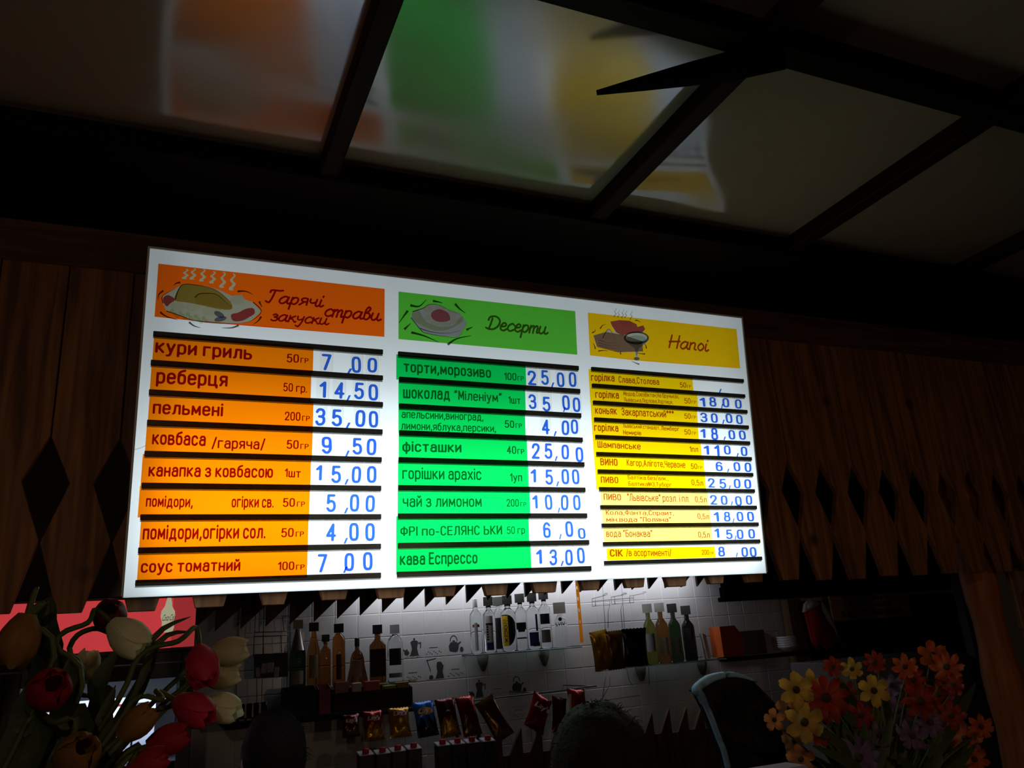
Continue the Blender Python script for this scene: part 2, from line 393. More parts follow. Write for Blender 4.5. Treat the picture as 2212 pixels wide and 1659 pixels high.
# ------------------------------------------------------------------ planked front above the bar
YP = 2.0
front = tag(empty('wall_front', (0, YP, EYE)), kind='structure', label='wooden valance of shaped planks hanging behind the menu board')
PIT = .1409
def plank_poly(w, tw):
    ws, wt = .17 * w, tw * w
    ztop, z1, z2, z3, zt = .95, .52, .415, .285, .135
    return [(-.5*w, ztop), (-.5*w, z1), (-ws, z2), (-.5*w, z3), (-wt, zt), (wt, zt), (.5*w, z3), (ws, z2), (.5*w, z1), (.5*w, ztop)]
meshes = []
for k in range(3):
    bm = prism(B(), plank_poly(PIT - .003, (.17, .2, .22)[k]), 0, .02); bmesh.ops.bevel(bm, geom=[e for e in bm.edges], offset=.0012, segments=1, affect='EDGES')
    meshes.append(mesh_bm(bm, 'plank')); meshes[-1].materials.append(M_plank)
for i in range(-9, 25):
    o = link('plank', meshes[i % 3], M_plank, front)
    o.location = (-.171 + PIT * 1.0 * i, random.uniform(0, .004), random.uniform(-.004, .004))
obj('header_board', bbox((-1.6, -.004, .945), (3.6, .03, 1.1), .003), wood('header_wood', lin((70, 44, 30)), lin((112, 74, 46)), 5, axis='X'), front)
obj('back_rail', bbox((-1.6, .024, .60), (3.6, .05, .70), .003), M_darkwood, front)

# ------------------------------------------------------------------ menu lightbox
EX = Vector((.9999911, .0042127, 0)); EZ = Vector((.00072592, -.10019046, .99496801)); EYv = EZ.cross(EX).normalized()
EZ = EX.cross(EYv).normalized()
BLc = ORG + Vector((-.06895836, 1.9014745, .15144733))
SW, SH = 1.70, .7833
sign = empty('menu_lightbox'); 
mw = Matrix.Identity(4)
for r in range(3): mw[r][0] = EX[r]; mw[r][1] = EYv[r]; mw[r][2] = EZ[r]
mw.translation = BLc; sign.matrix_world = mw
tag(sign, 'wide white backlit menu board with orange, green and yellow price columns', 'menu board')
def uv(px, py):
    r = ray((px, py)); t = (BLc - ORG).dot(EYv) / r.dot(EYv); p = ORG + r * t - BLc
    return (p.dot(EX), p.dot(EZ))
CROP = {'A': (270, 520, 3.687), 'Bc': (250, 880, 3.687), 'C': (820, 610, 4.706), 'D': (830, 930, 4.706), 'E': (1250, 660, 5.144), 'F': (1260, 950, 5.144)}
def cuv(c, x, y):
    ox, oy, s = CROP[c]; return uv(ox + x / s, oy + y / s)

M_tray = pm('white_sheet_metal', (.7, .72, .72), .5)
def panel_mat():
    mt = bpy.data.materials.new('opal_acrylic'); mt.use_nodes = True; nt = mt.node_tree; nt.nodes.remove(nt.nodes['Principled BSDF']); out = nt.nodes['Material Output']
    tr = nt.nodes.new('ShaderNodeBsdfTranslucent'); em = nt.nodes.new('ShaderNodeEmission'); ad = nt.nodes.new('ShaderNodeAddShader')
    gl = nt.nodes.new('ShaderNodeBsdfGlossy'); gl.inputs['Roughness'].default_value = .2; mx = nt.nodes.new('ShaderNodeMixShader'); mx.inputs[0].default_value = .03
    tc = nt.nodes.new('ShaderNodeTexCoord'); nz = nt.nodes.new('ShaderNodeTexNoise'); nz.inputs['Scale'].default_value = 9; nz.inputs['Detail'].default_value = 6
    rp = nt.nodes.new('ShaderNodeValToRGB'); rp.color_ramp.elements[0].position = .25; rp.color_ramp.elements[0].color = (.84, .91, .93, 1)
    rp.color_ramp.elements[1].position = .5; rp.color_ramp.elements[1].color = (.89, .97, 1, 1)
    nt.links.new(tc.outputs['Object'], nz.inputs['Vector']); nt.links.new(nz.outputs['Fac'], rp.inputs[0]); nt.links.new(rp.outputs[0], tr.inputs[0])
    em.inputs[0].default_value = (.88, .97, 1, 1); em.inputs[1].default_value = .12
    nt.links.new(tr.outputs[0], ad.inputs[0]); nt.links.new(em.outputs[0], ad.inputs[1]); nt.links.new(ad.outputs[0], mx.inputs[1]); nt.links.new(gl.outputs[0], mx.inputs[2])
    nt.links.new(mx.outputs[0], out.inputs[0]); return mt
M_panel = panel_mat()
me = bpy.data.meshes.new('panel'); me.from_pydata([(.004, 0, .004), (SW-.004, 0, .004), (SW-.004, 0, SH-.004), (.004, 0, SH-.004)], [], [(0, 1, 2, 3)])
link('opal_panel', me, M_panel, sign)
bm = B(); D_ = .078
box(bm, (0, D_ - .004, 0), (SW, D_, SH))
box(bm, (0, -.003, SH - .0045), (SW, D_ - .004, SH))
box(bm, (0, -.003, .0045), (.0045, D_ - .004, SH - .0045)); box(bm, (SW - .0045, -.003, .0045), (SW, D_ - .004, SH - .0045))
obj('housing', bm, M_tray, sign)
me = bpy.data.meshes.new('edge'); me.from_pydata([(.0045, -.003, .002), (SW - .0045, -.003, .002), (SW - .0045, D_ - .004, .002), (.0045, D_ - .004, .002), (.0045, -.003, .004), (SW - .0045, -.003, .004)], [], [(0, 1, 2, 3), (0, 1, 5, 4)]); link('opal_bottom_edge', me, M_panel, sign)
for kx in (.25, 1.45):
    obj('mount_bracket', bbox((kx, D_, .60), (kx + .04, D_ + .078, .64), .002), M_steel, sign)
# the tubes inside: the lower ones are the strong ones
rows = [(.06, .58), (.175, .74), (.29, .52), (.405, .27), (.52, .095), (.635, .06), (.74, .048)]
for zc, pw in rows:
    ld = bpy.data.lights.new('fluorescent_tube', 'AREA'); ld.shape = 'RECTANGLE'; ld.size = 1.62; ld.size_y = .12
    ld.energy = 2.0 * pw; ld.color = (.90, .97, 1.0)
    lo = bpy.data.objects.new('fluorescent_tube', ld); COL.objects.link(lo); lo.parent = sign
    lo.matrix_basis = Matrix.Translation((.865, .068, zc)) @ Matrix.Rotation(math.radians(-90), 4, 'X')

M_or = film('orange_foil', (.99, .46, .02), 0.0); M_orh = film('orange_print', (.99, .14, .004))
M_gr = film('green_foil', (.05, .80, .31)); M_grh = film('green_print', (.11, .56, .045))
M_yl = film('yellow_foil', (1, .80, .03)); M_yp = film('pale_yellow_foil', (1, .86, .40)); M_ylh = film('yellow_print', (.98, .56, .004))
M_tr = film('dark_red_ink', (.26, .008, .015)); M_tg = film('dark_green_ink', (.25, .16, .12)); M_ty = film('brown_red_ink', (.42, .08, .03))
M_tb = film('blue_ink', (.03, .13, .74)); M_card = film('clear_card', (.955, .96, .955), 0.0); M_edge = film('card_edge', (.8, .8, .78))
M_rail = film('smoked_rail', (.11, .10, .085), .02); M_lip = film('rail_lip', (.45, .45, .44), .03)
M_ink = film('black_ink', (.03, .035, .03))

def put(name, me, mat, y, parent):
    o = link(name, me, mat, parent); o.location = (0, y, 0) if parent is sign else (0, y - parent.location.y, 0); return o
def thinbox(x0, x1, z0, z1, t=.0006): return mesh_bm(box(B(), (x0, -t, z0), (x1, 0, z1)), 'sheet')

COLS = {
 1: dict(xl=(292, 331), rails=[('A',225,740,2048,900),('A',205,975,2048,1100),('A',190,1213,2048,1308),('A',175,1455,2045,1525),('Bc',228,375,2112,418),('Bc',205,628,2108,645),('Bc',195,878,2108,872),('Bc',178,1140,2106,1108),('Bc',155,1402,2106,1335)],
    ends=[('A',1497,960),('A',1480,1175),('A',1497,1400),('Bc',1565,290),('Bc',1552,515),('Bc',1543,755),('Bc',1532,1000),('Bc',1525,1240)], mat=[M_or]*8, ink=M_tr, rh=.0125),
 2: dict(rails=[('C',180,738,2010,875),('C',190,995,2025,1108),('C',190,1265,2035,1355),('C',192,1538,2050,1600),('D',138,305,2020,345),('D',135,590,2030,600),('D',132,875,2048,865),('D',132,1172,2068,1137),('D',122,1460,2090,1405)],
    ends=[('C',1485,960),('C',1480,1205),('C',1478,1450),('D',1450,200),('D',1465,465),('D',1478,730),('D',1468,1000),('D',1488,1280)], mat=[M_gr]*8, ink=M_tg, rh=.0125),
 3: dict(rails=[('E',127,715,1815,838),('E',135,895,1830,1010),('E',147,1085,1855,1182),('E',160,1272,1870,1355),('E',172,1460,1885,1535),('F',132,158,1852,218),('F',147,350,1868,395),('F',162,543,1886,578),('F',175,742,1908,762),('F',190,945,1928,948),('F',205,1152,1945,1135),('F',218,1365,1965,1322)],
    ends=[('E',1265,880),('E',1318,1060),('E',1315,1240),('E',1325,1420),('E',1360,1600),('F',1305,100),('F',1338,300),('F',1353,475),('F',1383,665),('F',1408,860),('F',1425,1050),('F',1460,1250)][0:4]+[('F',1305,100),('F',1338,300),('F',1353,475),('F',1383,665),('F',1408,860),('F',1425,1050),('F',1460,1250)],
    mat=[M_yl]*7+[M_yp]*3+[M_yl], ink=M_ty, rh=.0105),
}
TXT = {1: [[('A','кури гриль',238,893,1010,952,85,.035),('A','50',1285,970,1383,975,68,.02),('A','ГР',1395,975,1460,980,42,.02)],
 [('A','реберця',245,1138,815,1166,122,.03),('A','50 гр.',1258,1200,1448,1213,68,.02)],
 [('A','пельмені',218,1380,778,1402,107,.03),('A','200',1270,1432,1395,1437,70,.02),('A','ГР',1408,1437,1470,1440,42,.02)],
 [('Bc','ковбаса',287,297,715,310,112,.03),('Bc','/гаряча/',762,326,1188,338,92,.015),('Bc','50',1358,330,1455,333,70,.02),('Bc','ГР',1468,333,1535,335,42,.02)],
 [('Bc','канапка з ковбасою',258,552,1250,563,106,.03),('Bc','1шт',1343,556,1472,562,70,.015)],
 [('Bc','помідори,',238,793,612,798,92,.025),('Bc','огірки св.',920,798,1255,800,92,.025),('Bc','50',1328,793,1425,793,70,.02),('Bc','ГР',1440,793,1505,793,42,.02)],
 [('Bc','помідори,огірки сол.',212,1055,1190,1045,118,.03),('Bc','50',1315,1035,1415,1032,72,.02),('Bc','ГР',1430,1032,1497,1030,42,.02)],
 [('Bc','соус томатний',197,1318,990,1302,100,.03),('Bc','100',1288,1298,1420,1295,68,.02),('Bc','ГР',1433,1295,1502,1292,42,.02)]],
 2: [[('C','торти,морозиво',240,912,1130,975,88,.03),('C','100',1262,993,1388,1000,75,.02),('C','ГР',1398,1000,1462,1003,45,.015)],
 [('C','шоколад',235,1180,712,1198,95,.03),('C','“Міленіум”',755,1195,1240,1222,98,.02),('C','1шт',1305,1232,1430,1240,75,.015)],
 [('C','апельсини,виноград,',220,1380,1052,1410,64,.02),('C','лимони,яблука,персики,',215,1497,1180,1525,82,.02),('C','50',1268,1478,1365,1482,75,.02),('C','ГР',1378,1482,1443,1485,48,.015)],
 [('D','фісташки',180,217,782,225,108,.03),('D','40',1243,238,1338,240,80,.02),('D','ГР',1350,240,1420,242,50,.015)],
 [('D','горішки арахіс',180,495,985,505,122,.02),('D','1уп',1275,520,1398,518,85,.015)],
 [('D','чай з лимоном',183,780,988,778,120,.02),('D','200',1240,775,1365,775,78,.015),('D','ГР',1380,775,1440,775,45,.01)],
 [('D','ФРІ по-СЕЛЯНС ЬКИ',160,1074,1195,1058,100,.02),('D','50 гр',1243,1052,1428,1048,75,.01)],
 [('D','кава Еспрессо',155,1370,945,1352,128,.025)]],
 3: [[('E','горілка',133,840,395,848,84,.025),('E','Слава,Столова',440,858,890,885,74,.02),('E','50',1120,913,1190,915,58,.01),('E','ГР',1198,917,1245,918,32,.01)],
 [('E','горілка',180,1028,443,1038,84,.025),('E','Медоф,СоюзВіктан,На бруньках,',492,1003,1112,1035,50,.01),('E','Львівська,Перлова,Хортиця,',498,1070,1042,1098,48,.01),('E','50',1170,1090,1240,1093,60,.01),('E','ГР',1250,1093,1300,1095,35,.01)],
 [('E','коньяк',178,1205,420,1215,66,.025),('E','Закарпатський***',473,1222,1055,1252,86,.02),('E','50',1170,1258,1240,1260,58,.01),('E','ГР',1250,1260,1298,1262,34,.01)],
 [('E','горілка',168,1395,438,1405,84,.025),('E','Львівський стандарт,',487,1358,900,1382,46,.0),('E','Лемберг',912,1388,1115,1397,48,.02),('E','Немирів',490,1435,690,1443,50,.02),('E','50',1170,1435,1240,1437,58,.01),('E','ГР',1252,1437,1300,1439,34,.01)],
 [('E','Шампанське',205,1580,685,1602,74,.02),('E','1пл',1228,1628,1322,1630,62,.01)],
 [('F','ВИНО',185,285,377,292,80,.025),('F','Кагор,Аліготе,Червоне',478,290,1130,315,74,.01),('F','50',1190,325,1262,327,60,.01),('F','ГР',1272,327,1318,328,34,.01)],
 [('F','ПИВО',190,480,385,485,72,.025),('F','Балтіка без/алк.,',490,440,940,455,50,.0),('F','Балтика№3,Туборг',497,513,977,525,50,.0),('F','0,5л',1198,505,1327,513,64,.005)],
 [('F','ПИВО',222,670,415,675,72,.02),('F','"Львівське" розл. і пл.',485,680,1175,695,84,.005),('F','0,5л',1237,693,1365,698,64,.005)],
 [('F','Кола,Фанта,Спраит,',245,835,1005,840,54,.005),('F','мін.вода “Поляна”',250,912,972,912,54,.005),('F','0,5л',1265,880,1393,885,62,.0)],
 [('F','вода “Бонаква”',250,1080,765,1080,80,.01),('F','0,5л',1272,1085,1400,1088,64,.0)],
 [('F','СІК',290,1298,435,1298,80,.025),('F','/в асортименті/',470,1293,975,1293,82,.0),('F','200',1312,1278,1392,1278,55,.005),('F','ГР',1403,1278,1442,1278,34,.005)]]}
PRC = {1: [('A',[('7',1562,1640,905,1035),(',',1765,1808,1020,1062),('0',1805,1880,925,1055),('0',1928,2005,935,1052)]),
 ('A',[('1',1545,1600,1122,1252),('4',1663,1745,1128,1260),(',',1760,1797,1232,1278),('5',1822,1900,1132,1265),('0',1938,2015,1145,1275)]),
 ('A',[('3',1513,1593,1335,1475),('5',1645,1727,1345,1480),(',',1755,1795,1450,1495),('0',1830,1910,1350,1485),('0',1940,2015,1358,1490)]),
 ('Bc',[('9',1640,1722,235,372),(',',1825,1862,345,392),('5',1885,1962,245,378),('0',1995,2072,250,383)]),
 ('Bc',[('1',1590,1640,460,583),('5',1715,1793,465,605),(',',1818,1855,572,618),('0',1875,1950,470,605),('0',1998,2075,468,603)]),
 ('Bc',[('5',1675,1752,692,835),(',',1815,1852,800,847),('0',1862,1937,692,832),('0',1985,2060,700,835)]),
 ('Bc',[('4',1672,1752,925,1067),(',',1812,1848,1040,1087),('0',1858,1935,920,1065),('0',1985,2062,922,1065)]),
 ('Bc',[('7',1603,1680,1168,1315),(',',1808,1845,1270,1318),('0',1820,1897,1160,1305),('0',1968,2045,1152,1298)])],
 2: [('C',[('2',1502,1588,900,1048),('5',1638,1715,895,1045),(',',1735,1772,1020,1072),('0',1798,1875,918,1067),('0',1918,1995,915,1065)]),
 ('C',[('3',1512,1590,1140,1290),('5',1652,1732,1165,1315),(',',1858,1888,1270,1320),('0',1853,1930,1150,1300),('0',1958,2035,1172,1320)]),
 ('C',[('4',1643,1723,1395,1547),(',',1762,1797,1515,1565),('0',1843,1920,1405,1555),('0',1938,2012,1395,1543)]),
 ('D',[('2',1492,1573,130,290),('5',1623,1702,132,290),(',',1725,1760,262,312),('0',1795,1872,145,295),('0',1940,2018,170,322)]),
 ('D',[('1',1480,1537,393,530),('5',1632,1710,398,553),(',',1740,1775,518,570),('0',1797,1875,393,548),('0',1905,1980,395,548)]),
 ('D',[('1',1500,1555,657,795),('0',1630,1705,652,808),(',',1755,1785,785,840),('0',1787,1865,655,812),('0',1915,1990,655,812)]),
 ('D',[('6',1610,1687,932,1093),(',',1770,1800,1052,1107),('0',1838,1917,922,1083),('0',1965,2043,992,1102)]),
 ('D',[('1',1538,1598,1210,1357),('3',1672,1750,1208,1372),(',',1785,1823,1325,1378),('0',1833,1910,1210,1372),('0',1957,2035,1190,1352)])],
 3: [('E',[(',',1550,1583,928,970)]),
 ('E',[('1',1338,1400,1025,1125),('8',1445,1522,1020,1125),(',',1572,1600,1095,1145),('0',1590,1665,1030,1133),('0',1728,1802,1045,1147)]),
 ('E',[('3',1345,1422,1193,1298),('0',1462,1538,1200,1305),(',',1585,1617,1270,1318),('0',1627,1702,1203,1308),('0',1742,1815,1217,1320)]),
 ('E',[('1',1343,1400,1372,1473),('8',1465,1540,1362,1495),(',',1600,1630,1458,1497),('0',1658,1732,1385,1490),('0',1775,1850,1390,1493)]),
 ('F',[('1',1328,1390,65,167),('1',1447,1505,60,185),('0',1555,1630,65,165),(',',1692,1722,150,193),('0',1742,1815,78,183)]),
 ('F',[('6',1463,1540,245,350),(',',1587,1618,322,362),('0',1663,1738,250,352),('0',1783,1858,255,360)]),
 ('F',[('2',1378,1455,428,533),('5',1503,1580,435,543),(',',1605,1635,507,552),('0',1663,1738,435,540),('0',1780,1857,440,545)]),
 ('F',[('2',1402,1480,615,723),('0',1520,1595,620,725),(',',1628,1658,685,730),('0',1680,1755,628,735),('0',1797,1868,618,723)]),
 ('F',[('1',1440,1500,803,910),('8',1553,1625,800,910),(',',1648,1675,875,920),('0',1697,1772,800,908),('0',1813,1890,800,908)]),
 ('F',[('1',1447,1503,985,1090),('5',1577,1650,998,1105),(',',1672,1697,1065,1112),('0',1697,1772,997,1105),('0',1825,1900,992,1098)]),
 ('F',[('8',1490,1565,1188,1298),(',',1685,1712,1255,1302),('0',1748,1822,1193,1302),('0',1843,1918,1193,1302)])]}
for c, cd in COLS.items():
    rz = []
    for (cr, xa, ya, xb, yb) in cd['rails']:
        u0, v0 = cuv(cr, xa, ya); u1, v1 = cuv(cr, xb, yb); rz.append((u0, u1, (v0 + v1) / 2, (v1 - v0) / (u1 - u0)))
    for (u0, u1, v, sl) in rz:
        h = cd['rh']
        ra = put('price_rail', mesh_bm(bbox((u0, -.007, v - h*.5), (u1, 0, v + h*.5), .0012), 'rail'), M_rail, -.0035, sign)
        put('rail_lip', mesh_bm(box(B(), (u0, -.0015, v - h*.5 - .0032), (u1, 0, v - h*.5)), 'lip'), M_lip, -.0035, ra)
    for k in range(len(rz) - 1):
        ue = cuv(*cd['ends'][k])[0]; za, zb = rz[k][2], rz[k+1][2]
        off = -.006 if c == 3 else random.choice((-.003, .002, 0))
        zlo = zb + (.006 if (c, k) == (3, 10) else 0)
        zhi = za - (.012 if (c, k) == (3, 10) else 0)
        us = max(rz[k][0], rz[k+1][0] if c == 3 else 0) + off
        if (c, k) in ((3, 7), (3, 8), (3, 9)): us += .012
        if (c, k) == (3, 10): us += .018
        st = put('menu_strip', thinbox(us, ue, zlo, zhi), cd['mat'][k], -.0015, sign)
        for (cr, s, xa, ya, xb, yb, h, bold) in TXT[c][k]:
            u0, v0 = cuv(cr, xa, ya); u1, v1 = cuv(cr, xb, yb); vt = cuv(cr, xa, ya - h)[1]
            put('strip_lettering', text_mesh2(s, u0, u1, v0, vt - v0, (v1 - v0) / (u1 - u0), .088 if bold >= .025 else (.078 if bold >= .015 else .070)), cd['ink'], -.0028, st)
        cr, ds = PRC[c][k]
        for (d, xa, xb, ya, yb) in ds:
            xm, ym = (xa + xb) / 2, (ya + yb) / 2
            u0 = cuv(cr, xa, ym)[0]; u1 = cuv(cr, xb, ym)[0]; v1 = cuv(cr, xm, ya)[1]; v0 = cuv(cr, xm, yb)[1]; uc = (u0 + u1) / 2
            if d == ',':
                w = (u1 - u0)
                me = bpy.data.meshes.new('comma'); me.from_pydata([(u0, 0, v0), (u0 + w*.42, 0, v0), (u1, 0, v1), (u1 - w*.48, 0, v1)], [], [(0, 1, 2, 3)])
                put('price_comma', me, M_tb, -.0034, sign)
            else:
                cw = .0155 if c < 3 else .0145
                yy = -.0018 - .0001 * (ds.index((d, xa, xb, ya, yb)))
                cdm = put('price_card', mesh_bm(box(B(), (uc - cw, -.0003, min(v0 - .004, zb + .005)), (uc + cw, 0, za - .005)), 'card'), M_card, yy, sign)
                tilt = random.uniform(-.04, .04)
                put('price_digit', text_mesh2(d, u0, u1, v0, v1 - v0, 0, .088, tilt, True), M_tb, -.003, cdm)
                put('card_edge', mesh_bm(box(B(), (uc + cw - .0005, -.0002, min(v0 - .004, zb + .005)), (uc + cw, 0, za - .005)), 'edge'), M_edge, -.0026, cdm)

# --- header plates with pictures
def poly(c, pts, k=4): return [tuple(p) for p in smooth_pts([Vector((*cuv(c, x, y), 0)) for x, y in pts], k, True)]
def poly_s(c, pts): return [cuv(c, x, y) for x, y in pts]
def ell(c, x, y, rx, ry, n=16, rot=0.0):
    cr, sr = math.cos(rot), math.sin(rot)
    return [cuv(c, x + rx*math.cos(2*math.pi*k/n)*cr - ry*math.sin(2*math.pi*k/n)*sr, y + rx*math.cos(2*math.pi*k/n)*sr + ry*math.sin(2*math.pi*k/n)*cr) for k in range(n)]
def wiggle(c, x, y0, y1, amp, w, n=3):
    L, Rr = [], []
    for k in range(n*4 + 1):
        t = k / (n*4); y = y0 + (y1 - y0) * t; xx = x + amp * math.sin(t * n * math.pi * 1.3) - 8*t; ww = w * (.35 + .65 * t)
        L.append((xx - ww/2, y)); Rr.append((xx + ww/2, y))
    return poly_s(c, L + Rr[::-1])
def arc(c, pts, w):
    """tapered dash"""
    ps = smooth_pts([Vector((*p, 0)) for p in pts], 5); n = len(ps); L, Rr = [], []
    for i, p in enumerate(ps):
        a = ps[max(0, i-1)]; b = ps[min(n-1, i+1)]; d = (b - a).normalized(); ww = w * (1 - .85 * i / (n-1))
        L.append((p.x - d.y*ww/2, p.y + d.x*ww/2)); Rr.append((p.x + d.y*ww/2, p.y - d.x*ww/2))
    return poly_s(c, L + Rr[::-1])
PN = [0]
def pic(parent, name, splines, col, lay):
    PN[0] += 1
    key = 'print_%03d%03d%03d' % tuple(int(v * 255) for v in col)
    return put(name, fill2d(splines), film(key, col), -.0016 - .00015 * lay, parent)
SCRIPT = {
 'а': (1.0, [[(.75,.85),(.45,1),(.1,.65),(.05,.2),(.3,0),(.6,.3),(.78,.95)],[(.78,.95),(.7,.3),(.8,.03),(1,.15)]]),
 'и': (.95, [[(.05,.95),(0,.3),(.2,0),(.5,.3),(.6,.95)],[(.6,.95),(.55,.25),(.7,0),(.95,.2)]]),
 'с': (.74, [[(.65,.8),(.45,1),(.1,.7),(.05,.25),(.3,0),(.65,.2)]]),
 'р': (.82, [[(.1,.95),(.05,.2),(0,-.7)],[(.05,.55),(.3,.95),(.6,.85),(.6,.35),(.35,.02),(.08,.2)]]),
 'т': (1.02, [[(.05,.95),(0,0)],[(.03,.6),(.25,.95),(.4,.85),(.38,0)],[(.4,.6),(.62,.95),(.8,.85),(.76,.1),(.95,.12)]]),
 'в': (.76, [[(.05,.1),(.1,1.2),(.3,1.7),(.5,1.5),(.3,1),(.1,.85)],[(.1,.9),(.5,.8),(.55,.3),(.3,0),(.05,.15)]]),
 'я': (.86, [[(.65,.95),(.65,.05)],[(.65,.95),(.3,1),(.1,.75),(.3,.5),(.65,.5)],[(.4,.5),(0,.02)]]),
 'ч': (.9, [[(.05,.95),(.05,.55),(.3,.4),(.6,.6)],[(.62,.95),(.58,.2),(.72,0),(.9,.15)]]),
 'і': (.45, [[(.1,.95),(.05,.2),(.2,0),(.4,.2)],[(.2,1.35),(.22,1.5)]]),
 'ї': (.55, [[(.1,.95),(.05,.2),(.2,0),(.4,.2)],[(.05,1.35),(.07,1.5)],[(.38,1.35),(.4,1.5)]]),
 'з': (.7, [[(.1,.85),(.35,1),(.55,.78),(.25,.55)],[(.25,.55),(.6,.4),(.5,.05),(.2,-.02),(0,.12)]]),
 'к': (.8, [[(.08,.95),(.03,0)],[(.6,.95),(.1,.5),(.35,.45),(.6,.02),(.75,.1)]]),
 'у': (.82, [[(.05,.95),(.08,.5),(.3,.42),(.6,.6)],[(.65,.95),(.55,.1),(.3,-.6),(.02,-.5)]]),
 'Г': (1.0, [[(-.15,.15),(.15,0),(.32,.6),(.45,1.7)],[(.05,1.4),(.15,1.72),(.85,1.72),(1.1,1.8)]]),
 'Д': (1.3, [[(.38,1.45),(.3,.7),(.2,.12)],[(0,1.2),(.15,1.65),(.7,1.75),(1.15,1.3),(1.1,.6),(.7,.1),(.2,.05),(-.1,.2)]]),
 'е': (.76, [[(.08,.5),(.5,.6),(.55,.9),(.3,1),(.07,.6),(.1,.15),(.4,0),(.7,.25)]]),
 'Н': (1.15, [[(.15,1.7),(0,0)],[(.95,1.7),(.8,0)],[(-.05,.8),(1.05,.95)]]),
 'п': (.84, [[(.05,.95),(0,0)],[(.03,.6),(.3,.95),(.55,.85),(.5,.15),(.7,.05)]]),
 'о': (.8, [[(.35,1),(.08,.65),(.08,.25),(.3,0),(.6,.3),(.6,.75),(.35,1)]]),
}
def script(parent, c, s, x0, y0, x1, y1, xh, mat):
    adv = sum(SCRIPT[ch][0] for ch in s)
    u0, v0 = cuv(c, x0, y0); u1, v1 = cuv(c, x1, y1); hh = cuv(c, x0, y0 - xh)[1] - v0; kx = (u1 - u0) / adv; sl = (v1 - v0) / (u1 - u0)
    paths, cx_ = [], 0.0
    for ch in s:
        a, st = SCRIPT[ch]
        for pts in st:
            sp = smooth_pts([Vector((*p, 0)) for p in pts], 5)
            row = []
            for p in sp:
                z = p.y * hh; x = u0 + (cx_ + p.x) * kx + .22 * z; row.append((x, v0 + z + sl * (x - u0)))
            paths.append(row)
        cx_ += a
    v_, f_ = sdf_mesh(paths, hh * .125, hh * .07)
    me = bpy.data.meshes.new('lettering'); me.from_pydata([(x, 0, y) for x, y in v_], [], f_)
    put('header_lettering', me, mat, -.0026, parent)
def header(name, c, quad, holes, mat):
    q = [cuv(c, *p) for p in quad]; x0 = (q[0][0]+q[3][0])/2; x1 = (q[1][0]+q[2][0])/2; z1 = (q[0][1]+q[1][1])/2; z0 = (q[2][1]+q[3][1])/2
    rect = [(x0, z0), (x1, z0), (x1, z1), (x0, z1)]
    return put(name, fill2d([rect] + holes), mat, -.0012, sign), (x0, x1, z0, z1)
CREAM = (.62, .56, .40); INK = (.10, .10, .08)
# hot dishes
plate = [(300,440),(470,342),(640,362),(740,388),(850,440),(930,432),(955,468),(1020,492),(1085,565),(1000,642),(900,660),(760,661),(560,640),(420,592),(330,562),(303,500)]
pl = poly_s('A', plate)
steamA = [wiggle('A', x, y0, y1, 13, 34) for x, y0, y1 in ((488,225,305),(548,215,310),(625,225,325),(705,245,340),(785,250,375),(862,262,395))]
h1, _ = header('header_plate', 'A', [(265,180),(2068,388),(2064,770),(237,603)], [pl] + steamA, M_orh)
pic(h1, 'plate_print', [pl], (.40, .38, .27), 0)
for s_ in steamA: pic(h1, 'steam_print', [s_], (.55, .50, .30), 0)
pic(h1, 'chicken_print', [poly('A', [(400,440),(430,382),(480,347),(640,367),(740,402),(840,490),(848,545),(760,548),(560,505),(480,492),(402,480)], 3)], (.60, .42, .10), 1)
pic(h1, 'chicken_print', [poly('A', [(556,455),(600,424),(720,428),(790,480),(848,530),(840,552),(700,520),(582,512)], 3)], (.92, .85, .75), 2)
for pts in ([(400,470),(430,385),(480,348),(640,368),(740,405),(840,490)], [(556,455),(600,424),(720,428),(790,480),(848,530)], [(303,500),(300,440),(400,385)], [(1020,492),(1085,565),(1000,642),(900,660)], [(330,562),(420,592),(560,640),(760,661),(900,660)]):
    pic(h1, 'outline_print', [arc('A', pts, 9)], INK, 3)
pic(h1, 'tomato_print', [poly('A', [(306,455),(345,435),(400,470),(362,500),(332,525),(306,490)], 3)], (.62, .10, .12), 1)
for e in ((420,525,62,36),(540,528,62,36),(690,560,75,42)): pic(h1, 'potato_print', [ell('A', *e)], (.95, .93, .85), 3)
for k in range(14): pic(h1, 'pea_print', [ell('A', 375 + k*21, 560 + (k % 3) * 17 + k*5, 18, 16, 10)], (.75, .82, .62), 4)
for e in ((750,590,45,22,14,.5),(760,625,50,20,14,-.2)): pic(h1, 'mussel_print', [ell('A', *e)], (.25, .26, .40), 4)
pic(h1, 'shrimp_print', [poly('A', [(845,590),(900,575),(960,545),(1020,540),(1032,580),(990,610),(930,640),(860,640)], 3)], (.66, .10, .12), 4)
pic(h1, 'bread_print', [poly('A', [(830,470),(900,435),(945,445),(940,500),(870,510)], 2)], (.9, .9, .85), 2)
for pts in ([(440,335),(410,340),(385,360)],[(305,400),(270,430),(262,475)],[(280,570),(330,605),(420,632)],[(510,650),(550,680),(600,695)],[(905,675),(850,695),(770,695)],[(895,405),(960,405),(1020,430)],[(1068,485),(1080,510),(1092,530)],[(1085,605),(1060,640),(1020,668)]):
    pic(h1, 'dash_print', [arc('A', pts, 17)], INK, 1)
script(h1, 'A', 'Гарячі', 1130, 492, 1580, 530, 58, M_tr); script(h1, 'A', 'страви', 1585, 602, 2035, 640, 60, M_tr); script(h1, 'A', 'закуски', 1160, 636, 1620, 672, 52, M_tr)
